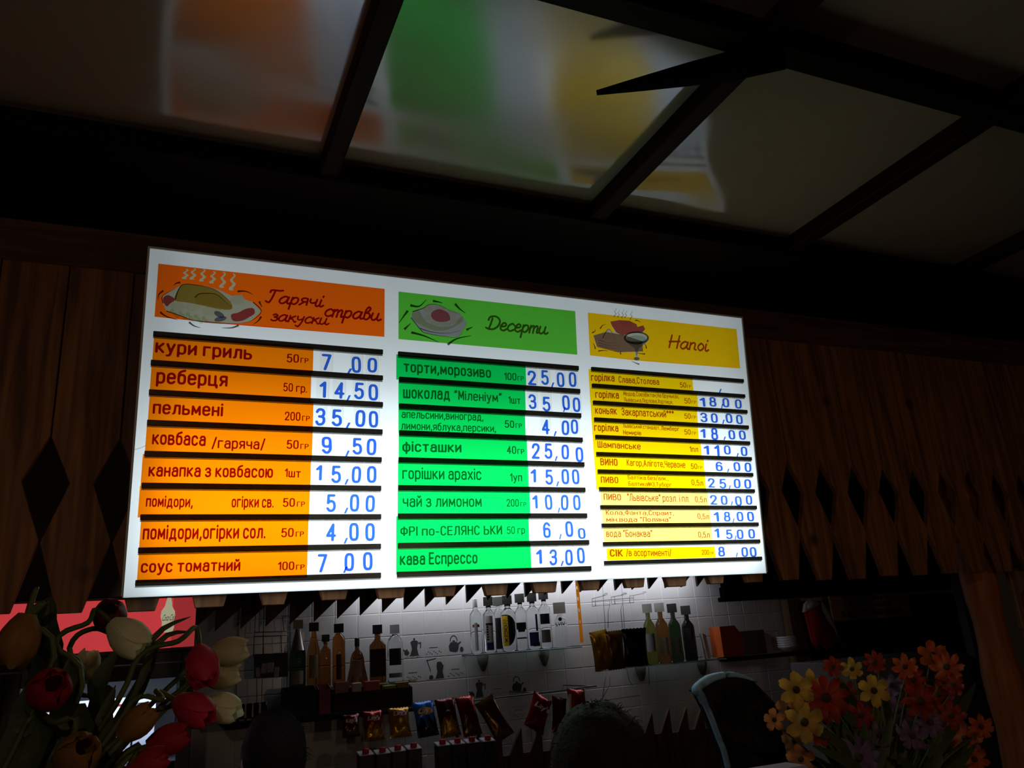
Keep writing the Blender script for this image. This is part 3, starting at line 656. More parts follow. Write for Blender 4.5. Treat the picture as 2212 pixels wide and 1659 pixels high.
# desserts
bowl = [(315,360),(332,300),(390,270),(440,265),(500,228),(590,230),(640,250),(720,290),(790,300),(830,335),(885,415),(805,548),(660,552),(480,520),(420,490)]
bl = poly_s('C', bowl)
h2, _ = header('header_plate', 'C', [(193,92),(1992,297),(2002,738),(188,575)], [bl], M_grh)
pic(h2, 'bowl_print', [bl], (.28, .27, .27), 0)
pic(h2, 'lettuce_print', [poly('C', [(325,320),(390,280),(470,400),(600,450),(740,440),(830,345),(840,400),(700,480),(560,490),(430,440),(350,385)], 3)], (.72, .80, .48), 1)
for e in ((490,275,52,32),(612,262,55,32),(498,358,50,34),(565,412,58,30),(672,425,55,28),(745,385,36,42),(728,315,45,34),(800,390,28,30)): pic(h2, 'fruit_print', [ell('C', *e)], (.98, .93, .72), 2)
pic(h2, 'berry_print', [poly('C', [(525,310),(600,275),(690,310),(712,385),(610,405),(535,372)], 3)], (.72, .20, .22), 3)
for pts in ([(317,360),(420,490),(480,520),(660,552),(805,548),(885,415)],[(410,470),(520,505),(680,520),(830,490)],[(332,300),(440,265),(500,228),(590,230),(720,290),(830,335)]): pic(h2, 'outline_print', [arc('C', pts, 9)], INK, 4)
for pts in ([(310,235),(400,245),(475,175)],[(540,190),(590,200),(640,212)],[(765,220),(810,270),(870,315)],[(285,290),(240,350),(195,415)],[(250,480),(280,450),(315,418)],[(320,510),(450,545),(600,610)],[(690,635),(780,575),(930,543)],[(880,485),(910,470),(945,455)]): pic(h2, 'dash_print', [arc('C', pts, 26)], INK, 1)
script(h2, 'C', 'Десерти', 1085, 478, 1705, 530, 78, M_tg)
# drinks
tray = [(160,335),(300,295),(500,330),(705,400),(712,512),(430,522),(200,462)]
pot = [(348,180),(450,163),(560,170),(640,210),(650,240),(715,222),(735,265),(700,302),(560,312),(480,335),(415,300),(365,225)]
cake = [(215,365),(262,320),(330,260),(395,325),(410,375),(455,390),(455,492),(390,497),(215,465)]
rim = ell('E', 637, 362, 140, 72, 24)
steamE = [wiggle('E', x, y0, y1, 9, 14) for x, y0, y1 in ((408,30,130),(445,50,135),(490,45,145),(525,60,140),(585,60,160))]
both = poly_s('E', [(160,335),(290,297),(330,260),(372,300),(400,300),(348,180),(450,163),(560,170),(640,210),(650,240),(715,222),(735,265),(712,300),(775,350),(765,400),(700,460),(712,512),(660,515),(650,560),(672,595),(640,612),(608,595),(630,560),(625,515),(430,522),(390,497),(215,465),(200,462)])
h3, _ = header('header_plate', 'E', [(105,85),(1752,258),(1790,697),(117,558)], [both], M_ylh)
pic(h3, 'picture_print', [both], (.50, .47, .38), 0)
pic(h3, 'tray_print', [poly_s('E', tray)], (.42, .26, .20), 1)
pic(h3, 'pot_print', [poly_s('E', pot)], (.62, .14, .12), 1)
pic(h3, 'pot_print', [ell('E', 520, 200, 70, 28)], (.95, .9, .8), 3)
pic(h3, 'cake_print', [poly_s('E', cake)], (.98, .95, .9), 2)
for y in (395, 425, 452): pic(h3, 'outline_print', [arc('E', [(218, y-10), (335, y+22), (455, y+20)], 6)], (.4, .36, .28), 3)
pic(h3, 'outline_print', [arc('E', [(262,365),(330,262),(405,370)], 9)], INK, 3)
pic(h3, 'rim_print', [rim, ell('E', 637, 358, 118, 52, 24)], (.14, .18, .16), 4)
pic(h3, 'drink_print', [ell('E', 637, 372, 105, 38, 20)], (.55, .74, .70), 4)
pic(h3, 'glass_print', [poly_s('E', [(515,400),(765,395),(660,485),(645,560),(632,560),(622,485)])], (.45, .52, .46), 3)
pic(h3, 'foot_print', [ell('E', 640, 592, 32, 18)], (.25, .28, .22), 3)
for s_ in steamE: pic(h3, 'steam_print', [s_], (.42, .42, .38), 1)
for pts in ([(235,260),(260,225),(300,208)],[(145,305),(175,290),(182,260)],[(182,485),(172,445),(150,412)],[(215,508),(270,500),(325,506)],[(465,545),(460,522),(470,505)],[(735,540),(690,537),(645,528)],[(670,655),(630,640),(582,618)],[(625,165),(655,170),(685,190)],[(748,480),(742,445),(720,420)]): pic(h3, 'dash_print', [arc('E', pts, 15)], INK, 1)
script(h3, 'E', 'Напоі', 1000, 468, 1440, 512, 82, M_ty)
# dirt on the board
for (x, y, w) in ((290, 968, .0012),): 
    put('crack', ribbon([[uv(284, 973), uv(296, 970), uv(305, 967), uv(316, 962)]], .0012), film('crack_line', (.45, .42, .36)), -.0006, sign)

# ------------------------------------------------------------------ back wall with tiles
YW = 3.93
def mpp(p): return (RM.transposed() @ (p - ORG)).z / F          # metres per photo pixel at a point
TP = .1075
wall = tag(empty('wall_back', (0, YW, 0)), kind='structure', label='back wall of square glossy kitchen tiles')
M_tile = pm('glazed_tile', (.58, .58, .60), .22, bump=.03, bscale=18, var=.04)
M_grout = pm('grout', (.70, .69, .67), .9)
g0 = atY(915, 1368, YW); gz = atY(1000, 1365, YW).z
obj('plaster', box(B(), (-3, .0058, 0), (6.0, .06, 2.78)), M_grout, wall)
bm = bbox((.0012, .004, .0012), (TP - .0012, .014, TP - .0012), .0022); tme = mesh_bm(bm, 'tile'); tme.materials.append(M_tile)
tiles = {}
i0, i1 = int((.38 - g0.x) / TP) - 1, int((3.42 - g0.x) / TP)
for i in range(i0, i1 + 1):
    for j in range(-6, 4):
        o = link('tile', tme, M_tile, wall); o.location = (g0.x + i * TP, 0, gz + j * TP)
        o.rotation_euler = (random.uniform(-.004, .004), 0, random.uniform(-.004, .004)); tiles[(i, j)] = o
M_print = pm('tile_print', (.05, .055, .06), .4)
def tile_at(px, py):
    p = atY(px, py, YW); return tiles[(math.floor((p.x - g0.x) / TP), math.floor((p.z - gz) / TP))]
def decal(t, name, polys, dx=0):
    for pl_ in polys:
        me = fill2d([[(x * TP, y * TP) for x, y in pl_]]); o = link(name, me, M_print, t); o.location = (0, .0033, 0)
def cel(x, y, rx, ry, n=12): return [(x + rx*math.cos(2*math.pi*k/n), y + ry*math.sin(2*math.pi*k/n)) for k in range(n)]
moka = [[(.35,.12),(.75,.12),(.68,.42),(.74,.70),(.66,.76),(.46,.76),(.38,.70),(.45,.42)], cel(.56,.82,.05,.05), [(.74,.66),(.88,.68),(.86,.42),(.82,.42),(.83,.62),(.74,.60)], cel(.20,.25,.12,.10), [(.1,.3),(.02,.4),(.06,.42),(.16,.34)], [(.14,.36),(.26,.36),(.2,.42)]]
moka += [cel(.15 + .09*k, .06 + .03*((k*7) % 3), .025, .018, 6) for k in range(8)]
beans = [cel(.12 + .085*k, .14 + .05*((k*5) % 3), .028, .02, 6) for k in range(9)] + [[(.25,.40),(.65,.40),(.65,.42),(.25,.42)]]
kettle = [[(.22,.2),(.5,.14),(.62,.2),(.68,.42),(.58,.58),(.28,.58),(.18,.42)], [(.66,.44),(.8,.56),(.76,.6),(.62,.52)], cel(.43,.62,.07,.04), cel(.8,.24,.09,.12)]
kh = [(.43 + .19*math.cos(math.pi*k/12), .62 + .26*math.sin(math.pi*k/12)) for k in range(13)]; kh2 = [(.43 + .15*math.cos(math.pi*k/12), .62 + .22*math.sin(math.pi*k/12)) for k in range(13)]
kettle += [kh + kh2[::-1]]
pot2 = [[(.5,.08),(.9,.08),(.84,.35),(.9,.6),(.78,.78),(.6,.78),(.56,.6),(.6,.35)], cel(.3,.15,.1,.09), [(.1,.9),(.14,.9),(.3,.4),(.27,.38)], [(.1,.88),(.55,.95),(.55,.92),(.1,.85)]] + [cel(.12 + .1*k, .06 + .02*(k % 3), .025, .018, 6) for k in range(5)]
for (x, y), d, n in (((898, 1395), moka, 'coffee_pot_print'), ((938, 1398), beans, 'coffee_bean_print'), ((985, 1392), kettle, 'kettle_print'), ((900, 1450), beans, 'coffee_bean_print'), ((943, 1443), pot2, 'coffee_pot_print'), ((987, 1443), beans, 'coffee_bean_print'), ((1040, 1490), moka, 'coffee_pot_print'), ((1085, 1487), beans, 'coffee_bean_print'), ((1127, 1483), kettle, 'kettle_print'), ((1135, 1540), beans, 'coffee_bean_print')):
    decal(tile_at(x, y), n, d)

# lamp over the back wall, above the toothed valance
LX0, LX1 = .85, 2.80
lamp = empty('fluorescent_lamp', (LX0, 3.82, EYE + .36)); tag(lamp, 'fluorescent strip lamp over the tiled wall behind the toothed valance', 'lamp')
obj('lamp_housing', bbox((0, -.05, .01), (LX1 - LX0, .05, .06)), M_white, lamp)
bm = B(); tube(bm, [(.02, 0, -.004), (LX1 - LX0 - .02, 0, -.004)], .013, 12); obj('lamp_tube', bm, pm('tube_glass', (.9, .9, .9), .3, emit=(1, .96, .98), es=1.0), lamp, True)
ld = bpy.data.lights.new('lamp_light', 'AREA'); ld.shape = 'RECTANGLE'; ld.size = LX1 - LX0; ld.size_y = .05; ld.energy = 2.5; ld.color = (.94, .95, 1.0)
lo = bpy.data.objects.new('lamp_light', ld); COL.objects.link(lo); lo.parent = lamp; lo.location = ((LX1 - LX0)/2, 0, -.022); lo.rotation_euler = (math.radians(30), 0, 0)
for kx in (.15, LX1 - LX0 - .15):
    bm = B(); tube(bm, [(kx, 0, .06), (kx, 0, ZC - lamp.location.z)], .006, 6); obj('hanger_rod', bm, M_steel, lamp)

# ------------------------------------------------------------------ slatted partition with its toothed opening
YS = 3.5; SP = .0965
part = tag(empty('wall_partition', (0, YS, EYE)), kind='structure', label='slatted wooden partition with a toothed serving opening')
def tipz(x):
    K = [(0, .13), (.604, .156), (1.07, .194), (1.84, .227), (2.9, .23)]
    for (a, b), (c, d) in zip(K, K[1:]):
        if x <= c: return b + (d - b) * (x - a) / (c - a)
    return .23
for k in range(-5, 22):
    x = .604 + SP * k
    if x > 2.63: break
    zt = tipz(max(0, x))
    bm = prism(B(), [(0, zt), (SP, zt + .088), (SP, .78), (0, .78)], 0, .015)
    o = obj('slat', bm, M_saw, part); o.location = (x, 0, 0)
obj('rail', bbox((.05, .016, .52), (2.7, .04, .60)), M_saw, part)
for k in range(-10, 6):
    x = 2.17 + SP * k
    bm = prism(B(), [(0, -1.6), (0, -.335), (-.062, -.44), (-SP + .004, -.44 - .0), (-SP + .004, -1.6)], 0, .018)
    o = obj('picket', bm, M_saw, part); o.location = (x + .01, random.uniform(0, .006), random.uniform(-.008, .008))
obj('rail', bbox((1.1, .02, -.75), (2.75, .045, -.68)), M_saw, part)

# ------------------------------------------------------------------ shell
fl = tag(obj('floor', box(B(), (-3, -1.2, -.05), (6, 4.0, 0)), wood('floor_boards', lin((40, 28, 20)), lin((66, 46, 32)), 5, axis='Y', knots=False)), kind='structure', label='dark board floor')
tag(obj('wall_left', box(B(), (-3.05, -1.2, 0), (-3, 4.0, 2.78)), M_darkwood), kind='structure', label='dark wooden left wall')
tag(obj('wall_right', box(B(), (5.9, -1.2, 0), (6, 4.0, 2.78)), M_darkwood), kind='structure', label='dark wooden right wall')

# ------------------------------------------------------------------ glass shelves
M_shelf = pm('shelf_glass', (.72, .95, .88), .02, trans=1.0, ior=1.5)
M_brk = pm('bracket_plastic', lin((120, 118, 110)), .5)
def shelf(z, xa, xb, label, brs, y0=3.745, t=.008):
    s = empty('glass_shelf', (xa, YW, z)); tag(s, label, 'shelf', 'glass shelves on the tiled wall')
    obj('glass_plate', bbox((0, y0 - YW, -t), (xb - xa, .003, 0), .0015), M_shelf, s)
    for b in brs:
        bm = prism(B(), [(-.026, 0), (.026, 0), (.022, -.035), (.004, -.078), (-.004, -.078), (-.022, -.035)], -.03, .003)
        bmesh.ops.bevel(bm, geom=list(bm.edges), offset=.004, segments=2, affect='EDGES')
        o = obj('bracket', bm, M_brk, s, True); o.location = (b - xa, 0, -t)
    return s
zm = atY(1108, 1406, 3.82).z; zl = atY(700, 1484, 3.82).z; zr = atY(1465, 1429, 3.82).z
X = lambda x, y, Y=3.82: atY(x, y, Y).x
shelf(zm, X(1014, 1410), X(1243, 1398), 'greenish glass shelf carrying the clear vodka bottles', (X(1058, 1415), X(1192, 1405)))
shelf(zl, X(618, 1490), X(890, 1474), 'glass shelf carrying the champagne and brown liquor bottles', (X(660, 1490), X(840, 1478)))
shelf(zr, X(1372, 1436), X(1552, 1426), 'glass shelf carrying the four wine bottles', (X(1404, 1434), X(1538, 1426)))

# ------------------------------------------------------------------ bottles
def glass(name, col, rough=.02): return pm(name, col, rough, trans=1.0, ior=1.36)
G_clear = glass('clear_glass', (.90, .96, .97)); G_green = glass('dark_green_glass', (.05, .10, .04)); G_brown = glass('brown_glass', (.22, .08, .025))
G_amber = glass('amber_glass', (.50, .17, .04)); G_orange = glass('orange_liquor', (.62, .26, .06)); G_yg = glass('yellow_green_glass', (.26, .26, .05)); G_rose = glass('rose_wine', (.32, .14, .04)); G_black = glass('blackish_glass', (.03, .035, .03))
M_tagd = pm('tag_card', (.06, .065, .06), .7); M_tagl = pm('tag_card_light', (.55, .55, .52), .7)
PROF = {
 'vodka': [(.86,0),(1,.025),(1,.63),(.94,.70),(.55,.755),(.36,.785),(.34,.86)],
 'slim': [(.86,0),(1,.025),(1,.66),(.9,.72),(.5,.78),(.38,.81),(.36,.88)],
 'wine': [(.9,0),(1,.02),(1,.58),(.92,.65),(.6,.71),(.38,.75),(.36,.97)],
 'champ': [(.9,0),(1,.03),(1,.45),(.93,.55),(.66,.68),(.42,.79),(.35,.86),(.37,.97)],
 'tall': [(.9,0),(1,.02),(1,.72),(.9,.78),(.5,.83),(.34,.86),(.33,.93)],
 'bell': [(.96,0),(1,.03),(.97,.12),(.72,.38),(.66,.55),(.5,.66),(.22,.74),(.2,.86)],
 'arch': [(.95,0),(1,.03),(1,.58),(.94,.68),(.75,.77),(.4,.82),(.3,.84),(.3,.9)],
 'square': [(.95,0),(1,.03),(1,.62),(.95,.66),(.45,.74),(.36,.77),(.34,.88)],
 'round': [(.85,0),(1,.03),(1,.55),(.9,.62),(.5,.68),(.42,.72),(.4,.8)]}
def facing(p): return math.atan2(-p.y, -p.x)
def patch(bm, r, z0, z1, a0, a1, n=10, shape=None):
    """curved label on the side of a bottle"""
    prev = None
    for k in range(n + 1):
        t = k / n; a = a0 + (a1 - a0) * t; zz0, zz1 = (shape(t, z0, z1) if shape else (z0, z1))
        cur = (bm.verts.new((r*math.cos(a), r*math.sin(a), zz0)), bm.verts.new((r*math.cos(a), r*math.sin(a), zz1)))
        if prev: bm.faces.new((prev[0], cur[0], cur[1], prev[1]))
        prev = cur
    return bm
def on_label(me, r, ac, vertical=False, zc=0):
    for v in me.vertices:
        x, z = v.co.x, v.co.z
        if vertical: x, z = -z, x
        a = ac + x / r; v.co = (r*math.cos(a), r*math.sin(a), zc + z)
    return me
def bottle(px, ptop, pbase, pw, style, gmat, label, zs, Y=3.84, cap=(.02, .02, .02), tagm=M_tagd, tagsize=1.0, labels=(), capr=.42, group=None, foil=None, kind='bottle'):
    b0 = atY(px, pbase, Y); base = Vector((b0.x, Y, zs)); h = atY(px, ptop, Y).z - zs; r = pw/2 * mpp(b0)
    o = empty('liquor_bottle' if kind == 'bottle' else kind, base); tag(o, label, 'bottle', group); ac = facing(base)
    if style == 'square': bm = sqlathe(B(), [(a*r, z*h) for a, z in PROF[style]], 28, 6, .8)
    else: bm = lathe(B(), [(a*r, z*h) for a, z in PROF[style]], 24)
    g = obj('glass_body', bm, gmat, o, True)
    if style == 'square': g.rotation_euler.z = ac + math.pi/2
    zt = PROF[style][-1][1]
    obj('cap', lathe(B(), [(capr*r, (zt-.04)*h), (capr*r*1.02, (zt-.03)*h), (capr*r, .985*h), (capr*r*.9, h)], 16), pm('cap_%02d%02d%02d' % tuple(int(c*99) for c in cap), cap, .35), o, True)
    if foil: obj('foil', lathe(B(), [(a*r*1.03, z*h) for a, z in PROF[style] if z >= .55], 20, False), foil, o, True)
    for (z0, z1, half, mt, nm) in labels:
        rr = r * 1.012
        if style == 'square':
            bm = box(B(), (-half*r, -r*.82, z0*h), (half*r, -r*.815, z1*h)); l = obj(nm, bm, mt, o); l.rotation_euler.z = ac + math.pi/2
        else:
            l = obj(nm, patch(B(), rr, z0*h, z1*h, ac - half, ac + half), mt, o, True)
    if tagm:
        s = 10.5 * mpp(b0) * tagsize
        bm = bbox((-s, -.0012, -s*.9), (s, 0, s*.9), 0); tg = obj('price_tag', bm, tagm, o)
        tg.rotation_euler.z = ac + math.pi/2 + random.uniform(-.15, .15); tg.location = (math.cos(ac)*capr*r*1.25, math.sin(ac)*capr*r*1.25, h*.93)
    return o, r, h, ac
lab = lambda n, c: pm(n, c, .6)
Lw, Lk, Lb, Lred, Lgold, Lgrey, Lcream = lab('label_white', (.6,.62,.62)), lab('label_black', (.01,.01,.012)), lab('label_blue', lin((30,50,120))), lab('label_red', lin((160,40,40))), lab('label_gold', lin((190,150,30))), lab('label_grey', (.22,.23,.24)), lab('label_cream', (.42,.36,.28))
GV = 'vodka bottles on the middle glass shelf'
bottle(1031, 1293, 1406, 26, 'slim', G_clear, 'clear vodka bottle with silver cap and narrow pale label', zm, cap=(.5,.52,.55), tagm=None, labels=((.05,.55,.28,Lw,'label'),(.47,.52,.6,Lred,'label_band')), group=GV)
o, r, h, ac = bottle(1060, 1291, 1404, 27, 'vodka', G_clear, 'clear vodka bottle with tall white label and blue foot panel', zm, labels=((.04,.66,.62,Lw,'label'),), group=GV)
obj('label_foot', patch(B(), r*1.02, .05*h, .18*h, ac-.55, ac+.55), Lb, o, True); obj('label_band', patch(B(), r*1.02, .49*h, .53*h, ac-.6, ac+.6), Lk, o, True)
for k in range(6): obj('label_letter', patch(B(), r*1.025, (.22+.045*k)*h, (.25+.045*k)*h, ac-.5, ac-.15), Lk, o, True)
bottle(1081, 1291, 1399, 22, 'slim', G_clear, 'clear bottle with black and gold label standing behind its neighbours', zm, Y=3.897, labels=((.05,.62,.9,Lk,'label'),), group=GV)
o, r, h, ac = bottle(1102, 1288, 1405, 33, 'vodka', G_clear, 'vodka bottle with rounded black label and yellow MEDOFF lettering strip', zm, labels=(), group=GV)
def dsh(t, z0, z1):
    k = 1 - (max(0, t - .35) / .65) ** 2.2; m_ = (z0 + z1) / 2; hh = (z1 - z0) / 2; return (m_ - hh * (.25 + .75 * k), m_ + hh * (.45 + .55 * k))
obj('label', patch(B(), r*1.012, .09*h, .66*h, ac-1.0, ac+1.05, 14, dsh), Lk, o, True)
obj('label_strip', patch(B(), r*1.022, .09*h, .64*h, ac-1.0, ac-.05), pm('label_yellow', lin((226, 186, 20)), .5), o, True)
link('label_lettering', on_label(text_mesh('MEDOFF', -.21*h, .21*h, -.16*r, .5*r, bold=.01), r*1.03, ac-.3, True, .37*h), Lk, o)
o, r, h, ac = bottle(1129.5, 1284, 1402, 25, 'vodka', G_clear, 'clear vodka bottle with black bow-shaped label', zm, labels=((.20,.225,.95,Lk,'label_band'),), group=GV)
obj('label', patch(B(), r*1.012, .32*h, .49*h, ac-1.0, ac+1.0, 14, lambda t, a, b: (a + (b-a)*.28*abs(2*t-1)**.7*0 + (b-a)*.3*(1-abs(2*t-1) < .3), b)), Lk, o, True)
o, r, h, ac = bottle(1156, 1282, 1399, 29, 'vodka', G_clear, 'vodka bottle with deep blue label panel', zm, labels=((.06,.30,.75,Lb,'label'),), group=GV)
obj('label_lettering', patch(B(), r*1.02, .32*h, .62*h, ac+.35, ac+.7), Lb, o, True); obj('label_foot', patch(B(), r*1.02, .05*h, .12*h, ac-.2, ac+.9), Lk, o, True)
bottle(1182, 1277, 1400, 26, 'vodka', G_clear, 'clear bottle with black oval label above a grey label', zm, labels=((.42,.60,.9,Lk,'label'),(.10,.32,.85,Lgrey,'label_lower')), group=GV)
o, r, h, ac = bottle(1215, 1307, 1398, 27, 'square', G_clear, 'short clear bottle with large tilted price tag and LVIV lettering', zm, tagm=M_tagl, tagsize=1.25, group=GV, cap=(.2,.2,.2))
l = link('label_lettering', text_mesh('LVIV', -.75*r, .75*r, .50*h, .09*h, -r*.83, bold=.02), Lk, o); l.rotation_euler.z = ac + math.pi/2
l = obj('emblem', lathe(B(), [(.3*r, 0), (.3*r, .001)], 14), Lk, o); l.matrix_basis = Matrix.Rotation(ac + math.pi/2, 4, 'Z') @ Matrix.Translation((0, -r*.82, .66*h)) @ Matrix.Rotation(math.pi/2, 4, 'X')
GL_ = 'liquor bottles on the left glass shelf'
M_foil = pm('silver_foil', (.55, .55, .53), .3, .8)
bottle(642, 1339, 1488, 35, 'champ', G_green, 'dark champagne bottle with silver foil neck', zl, cap=(.6,.6,.58), tagm=M_tagl, labels=((.07,.26,.8,Lcream,'label'),), foil=M_foil, group=GL_, capr=.36)
bottle(677, 1345, 1487, 29, 'champ', G_orange, 'orange brown bottle with long beige label', zl, cap=(.03,.03,.03), labels=((.15,.50,.7,Lcream,'label'),), group=GL_, capr=.4)
bottle(703, 1371, 1486, 23, 'vodka', G_amber, 'smaller reddish amber bottle between two taller ones', zl, Y=3.87, cap=(.25,.25,.27), tagm=M_tagd, tagsize=.8, group=GL_)
bottle(732, 1348, 1478, 28, 'tall', G_amber, 'tall straight brown liquor bottle with dark price tag', zl, cap=(.05,.05,.05), labels=((.1,.5,.4,pm('label_brown', lin((90,60,44)), .6),'label'),), group=GL_, capr=.36)
bottle(772, 1378, 1477, 45, 'bell', G_brown, 'bell-shaped cognac bottle with pale oval label', zl, cap=(.03,.03,.03), tagm=None, labels=((.14,.5,.4,Lcream,'label'),), group=GL_, capr=.24)
bottle(817, 1351, 1475, 36, 'square', G_brown, 'square shouldered whiskey bottle with black label', zl, cap=(.02,.02,.02), labels=((.1,.58,.9,Lk,'label'),), group=GL_, capr=.36)
bottle(855, 1351, 1474, 35, 'arch', G_clear, 'clear round-shouldered bottle with white price tag', zl, cap=(.05,.05,.06), tagm=pm('tag_white', (.7,.74,.78), .6), labels=((.28,.58,.8,Lk,'label'),(.06,.14,.9,Lgrey,'label_lower')), group=GL_, capr=.33)
GWn = 'wine bottles on the right glass shelf'
bottle(1411, 1305, 1430, 26, 'wine', G_yg, 'yellow-green wine bottle with clear wrapped neck', zr, tagm=M_tagl, cap=(.05,.05,.05), labels=((.2,.5,.8,Lgrey,'label'),), group=GWn, kind='wine_bottle')
bottle(1438, 1303, 1429, 28, 'wine', G_rose, 'amber rose wine bottle with beige tag and label', zr, tagm=M_tagl, cap=(.6,.58,.5), labels=((.12,.42,.85,Lcream,'label'),), group=GWn, kind='wine_bottle')
bottle(1465.5, 1304.6, 1428, 27, 'wine', G_green, 'dark green wine bottle with white-edged neck and grey label', zr, cap=(.5,.5,.5), labels=((.12,.4,.8,Lgrey,'label'),), group=GWn, kind='wine_bottle')
bottle(1495, 1309.5, 1427, 28, 'wine', G_black, 'blackish wine bottle standing beside the folded white paper', zr, cap=(.5,.5,.5), labels=((.4,.6,.8,pm('label_dark', (.05,.06,.06), .6),'label'),), group=GWn, kind='wine_bottle')

# paper, orange box, brown box, bowls
p0 = atY(1513, 1407, 3.84)
bm = B(); prism(bm, [(0, 0), (.022, .001), (.010, .125), (-.014, .135)], -.06, -.035)
tag(obj('folded_paper', bm, M_paper, None, False, Matrix.Translation((p0.x + .012, 3.86, zr))), 'folded white paper leaning beside the darkest wine bottle', 'paper')
def pxpoly(pts, Y): return [(atY(x, y, Y).x, atY(x, y, Y).z) for x, y in pts]
def slab(name, pts, Y0, Y1, mat, label, cat, parent=None):
    q = pxpoly(pts, Y0); ox = sum(a for a, b in q)/len(q); oz = min(b for a, b in q)
    o = obj(name, prism(B(), [(a - ox, b - oz) for a, b in q], 0, Y1 - Y0), mat, parent, False, Matrix.Translation((ox, Y0, oz)))
    if label: tag(o, label, cat)
    return o
ws = empty('wooden_shelf', (X(1560, 1433), YW, zr)); tag(ws, 'dark wooden shelf under the orange box and the white bowls', 'shelf')
obj('board', bbox((0, -.22, -.02), (X(1760, 1420) - X(1560, 1433), -.085, -.001)), M_darkwood, ws)
obj('back_board', bbox((.05, -.012, 0), (X(1685, 1420) - X(1560, 1433), 0, .13)), pm('brown_board', lin((84, 60, 48)), .6, var=.1), ws)
q = [(1556,1367),(1588,1364),(1607,1387),(1610,1431),(1566,1433)]
slab('orange_box', q, 3.74, 3.84, pm('orange_card', lin((206, 92, 30)), .6, var=.15, bscale=30), 'orange box with a slanted top beside the wine shelf', 'box').location.z = zr
bz = zr
bc = atY(1710, 1415, 3.78)
for k in range(5):
    s = mpp(bc); rt, rb = 22*s, 11*s
    bm = lathe(B(), [(rb*.6, 0), (rb, .002), (rt*.86, .024), (rt, .034), (rt*.97, .034), (rt*.82, .024), (rb*.9, .005), (.002, .004)], 24, False)
    tag(obj('white_bowl', bm, pm('white_china', (.72, .74, .80), .25), None, True, Matrix.Translation((bc.x, 3.80, zr + .0125*k))), 'small white bowl, %s in the stack on the wooden shelf' % ('lowest', 'second from below', 'middle', 'second from top', 'topmost')[k], 'bowl', 'stacked white bowls')

# ------------------------------------------------------------------ wire racks
def wires(o, lines, ox, oy, s, Y, r=.0016, name='wire'):
    for ln in lines:
        pts = [atY(ox + x/s, oy + y/s, Y) - o.location for x, y in ln]
        bm = B(); tube(bm, pts, r, 6); obj(name, bm, M_steel, o, True)
YR = 3.87
rk = empty('wire_rack', atY(1330, 1512, YR)); tag(rk, 'chrome wire rack with hook arms holding nut packets', 'rack')
wires(rk, [[(395,-60),(440,650),(485,1100)],[(600,-60),(650,650),(690,1060)],[(295,320),(300,400),(490,385),(487,325)],[(295,348),(700,312),(745,310)],[(330,318),(333,398)],[(295,320),(425,285),(460,272),(465,262),(445,258),(412,290)],[(505,300),(510,380),(750,360),(745,285)],[(540,296),(545,378)],[(505,300),(620,280),(672,264),(668,256),(640,258),(610,280)],[(705,362),(705,290),(850,262),(882,248),(872,240),(845,248)],[(490,385),(470,460),(470,640)],[(622,375),(608,440),(625,640)],
 [(360,1040),(360,1110),(820,1050),(815,1010)],[(370,1075),(815,1030)],[(485,1100),(490,1255),(400,1415)],[(455,1100),(410,1390)],[(395,1420),(480,1415),(820,1368)],[(665,1060),(705,1220),(740,1260)],[(905,990),(920,1255)]], 1220, 1230, 5.027, YR)
lk = empty('wire_rack', atY(590, 1500, 3.80)); tag(lk, 'tall chrome wire rack with a dark pocket of sachets', 'rack')
wires(lk, [[(310,200),(285,640)],[(345,200),(340,400)],[(378,440),(383,630)],[(640,150),(620,770)],[(625,150),(612,770)],[(555,260),(570,400)],[(540,440),(550,620)],[(290,447),(630,437)],[(300,408),(632,400)],[(545,262),(640,255)],[(570,592),(625,588)],[(318,830),(318,1060)],[(550,830),(545,1060)],[(318,1060),(545,1060)]], 480, 1270, 4.264, 3.80)
q = pxpoly([(551,1413),(622,1410),(622,1462),(551,1465)], 3.78)
bm = prism(B(), [(a - lk.location.x, b - lk.location.z) for a, b in q], 3.775 - 3.80, 3.80 - 3.775); obj('pocket', bm, pm('dark_pocket', (.015, .015, .03), .5), lk)
for (x, y, w) in ((557, 1444, 9), (570, 1436, 12), (584, 1434, 14), (597, 1444, 10)):
    p = atY(x, y + 8, 3.765); s = mpp(p)
    tag(obj('sachet', bbox((-w*s/2, -.003, -10*s), (w*s/2, .003, 10*s), .001), pm('sachet_paper', (.5, .52, .62), .5), None, False, Matrix.Translation((p.x, 3.768, p.z)) @ Matrix.Rotation(random.uniform(-.2, .2), 4, 'Y')), 'small white sachet in the dark pocket of the left wire rack', 'sachet', 'sachets in the rack pocket')

# hanging orange strip
q0, q1 = atY(1259, 1268, 3.70), atY(1257, 1388, 3.70); s = mpp(q1); L = q0.z - q1.z + .1
hs = empty('hanging_strip', (q1.x, 3.70, q1.z)); tag(hs, 'slotted orange plastic strip hanging below the menu board', 'strip')
M_os = pm('orange_plastic', lin((236, 130, 20)), .4); nt = M_os.node_tree
tl = nt.nodes.new('ShaderNodeBsdfTranslucent'); tl.inputs[0].default_value = (*lin((240, 140, 20)), 1); ms = nt.nodes.new('ShaderNodeMixShader'); ms.inputs[0].default_value = .7
nt.links.new(nt.nodes['Principled BSDF'].outputs[0], ms.inputs[1]); nt.links.new(tl.outputs[0], ms.inputs[2]); nt.links.new(ms.outputs[0], nt.nodes['Material Output'].inputs[0])
holes = [[(-.9*s, z), (.9*s, z), (.9*s, z + 7*s), (-.9*s, z + 7*s)] for z in [L*.25 + i*24*s for i in range(5)]]
me = fill2d([[(-4*s, 0), (4*s, 0), (5.5*s, L), (-2.5*s, L)]] + holes); o = link('strip', me, M_os, hs)

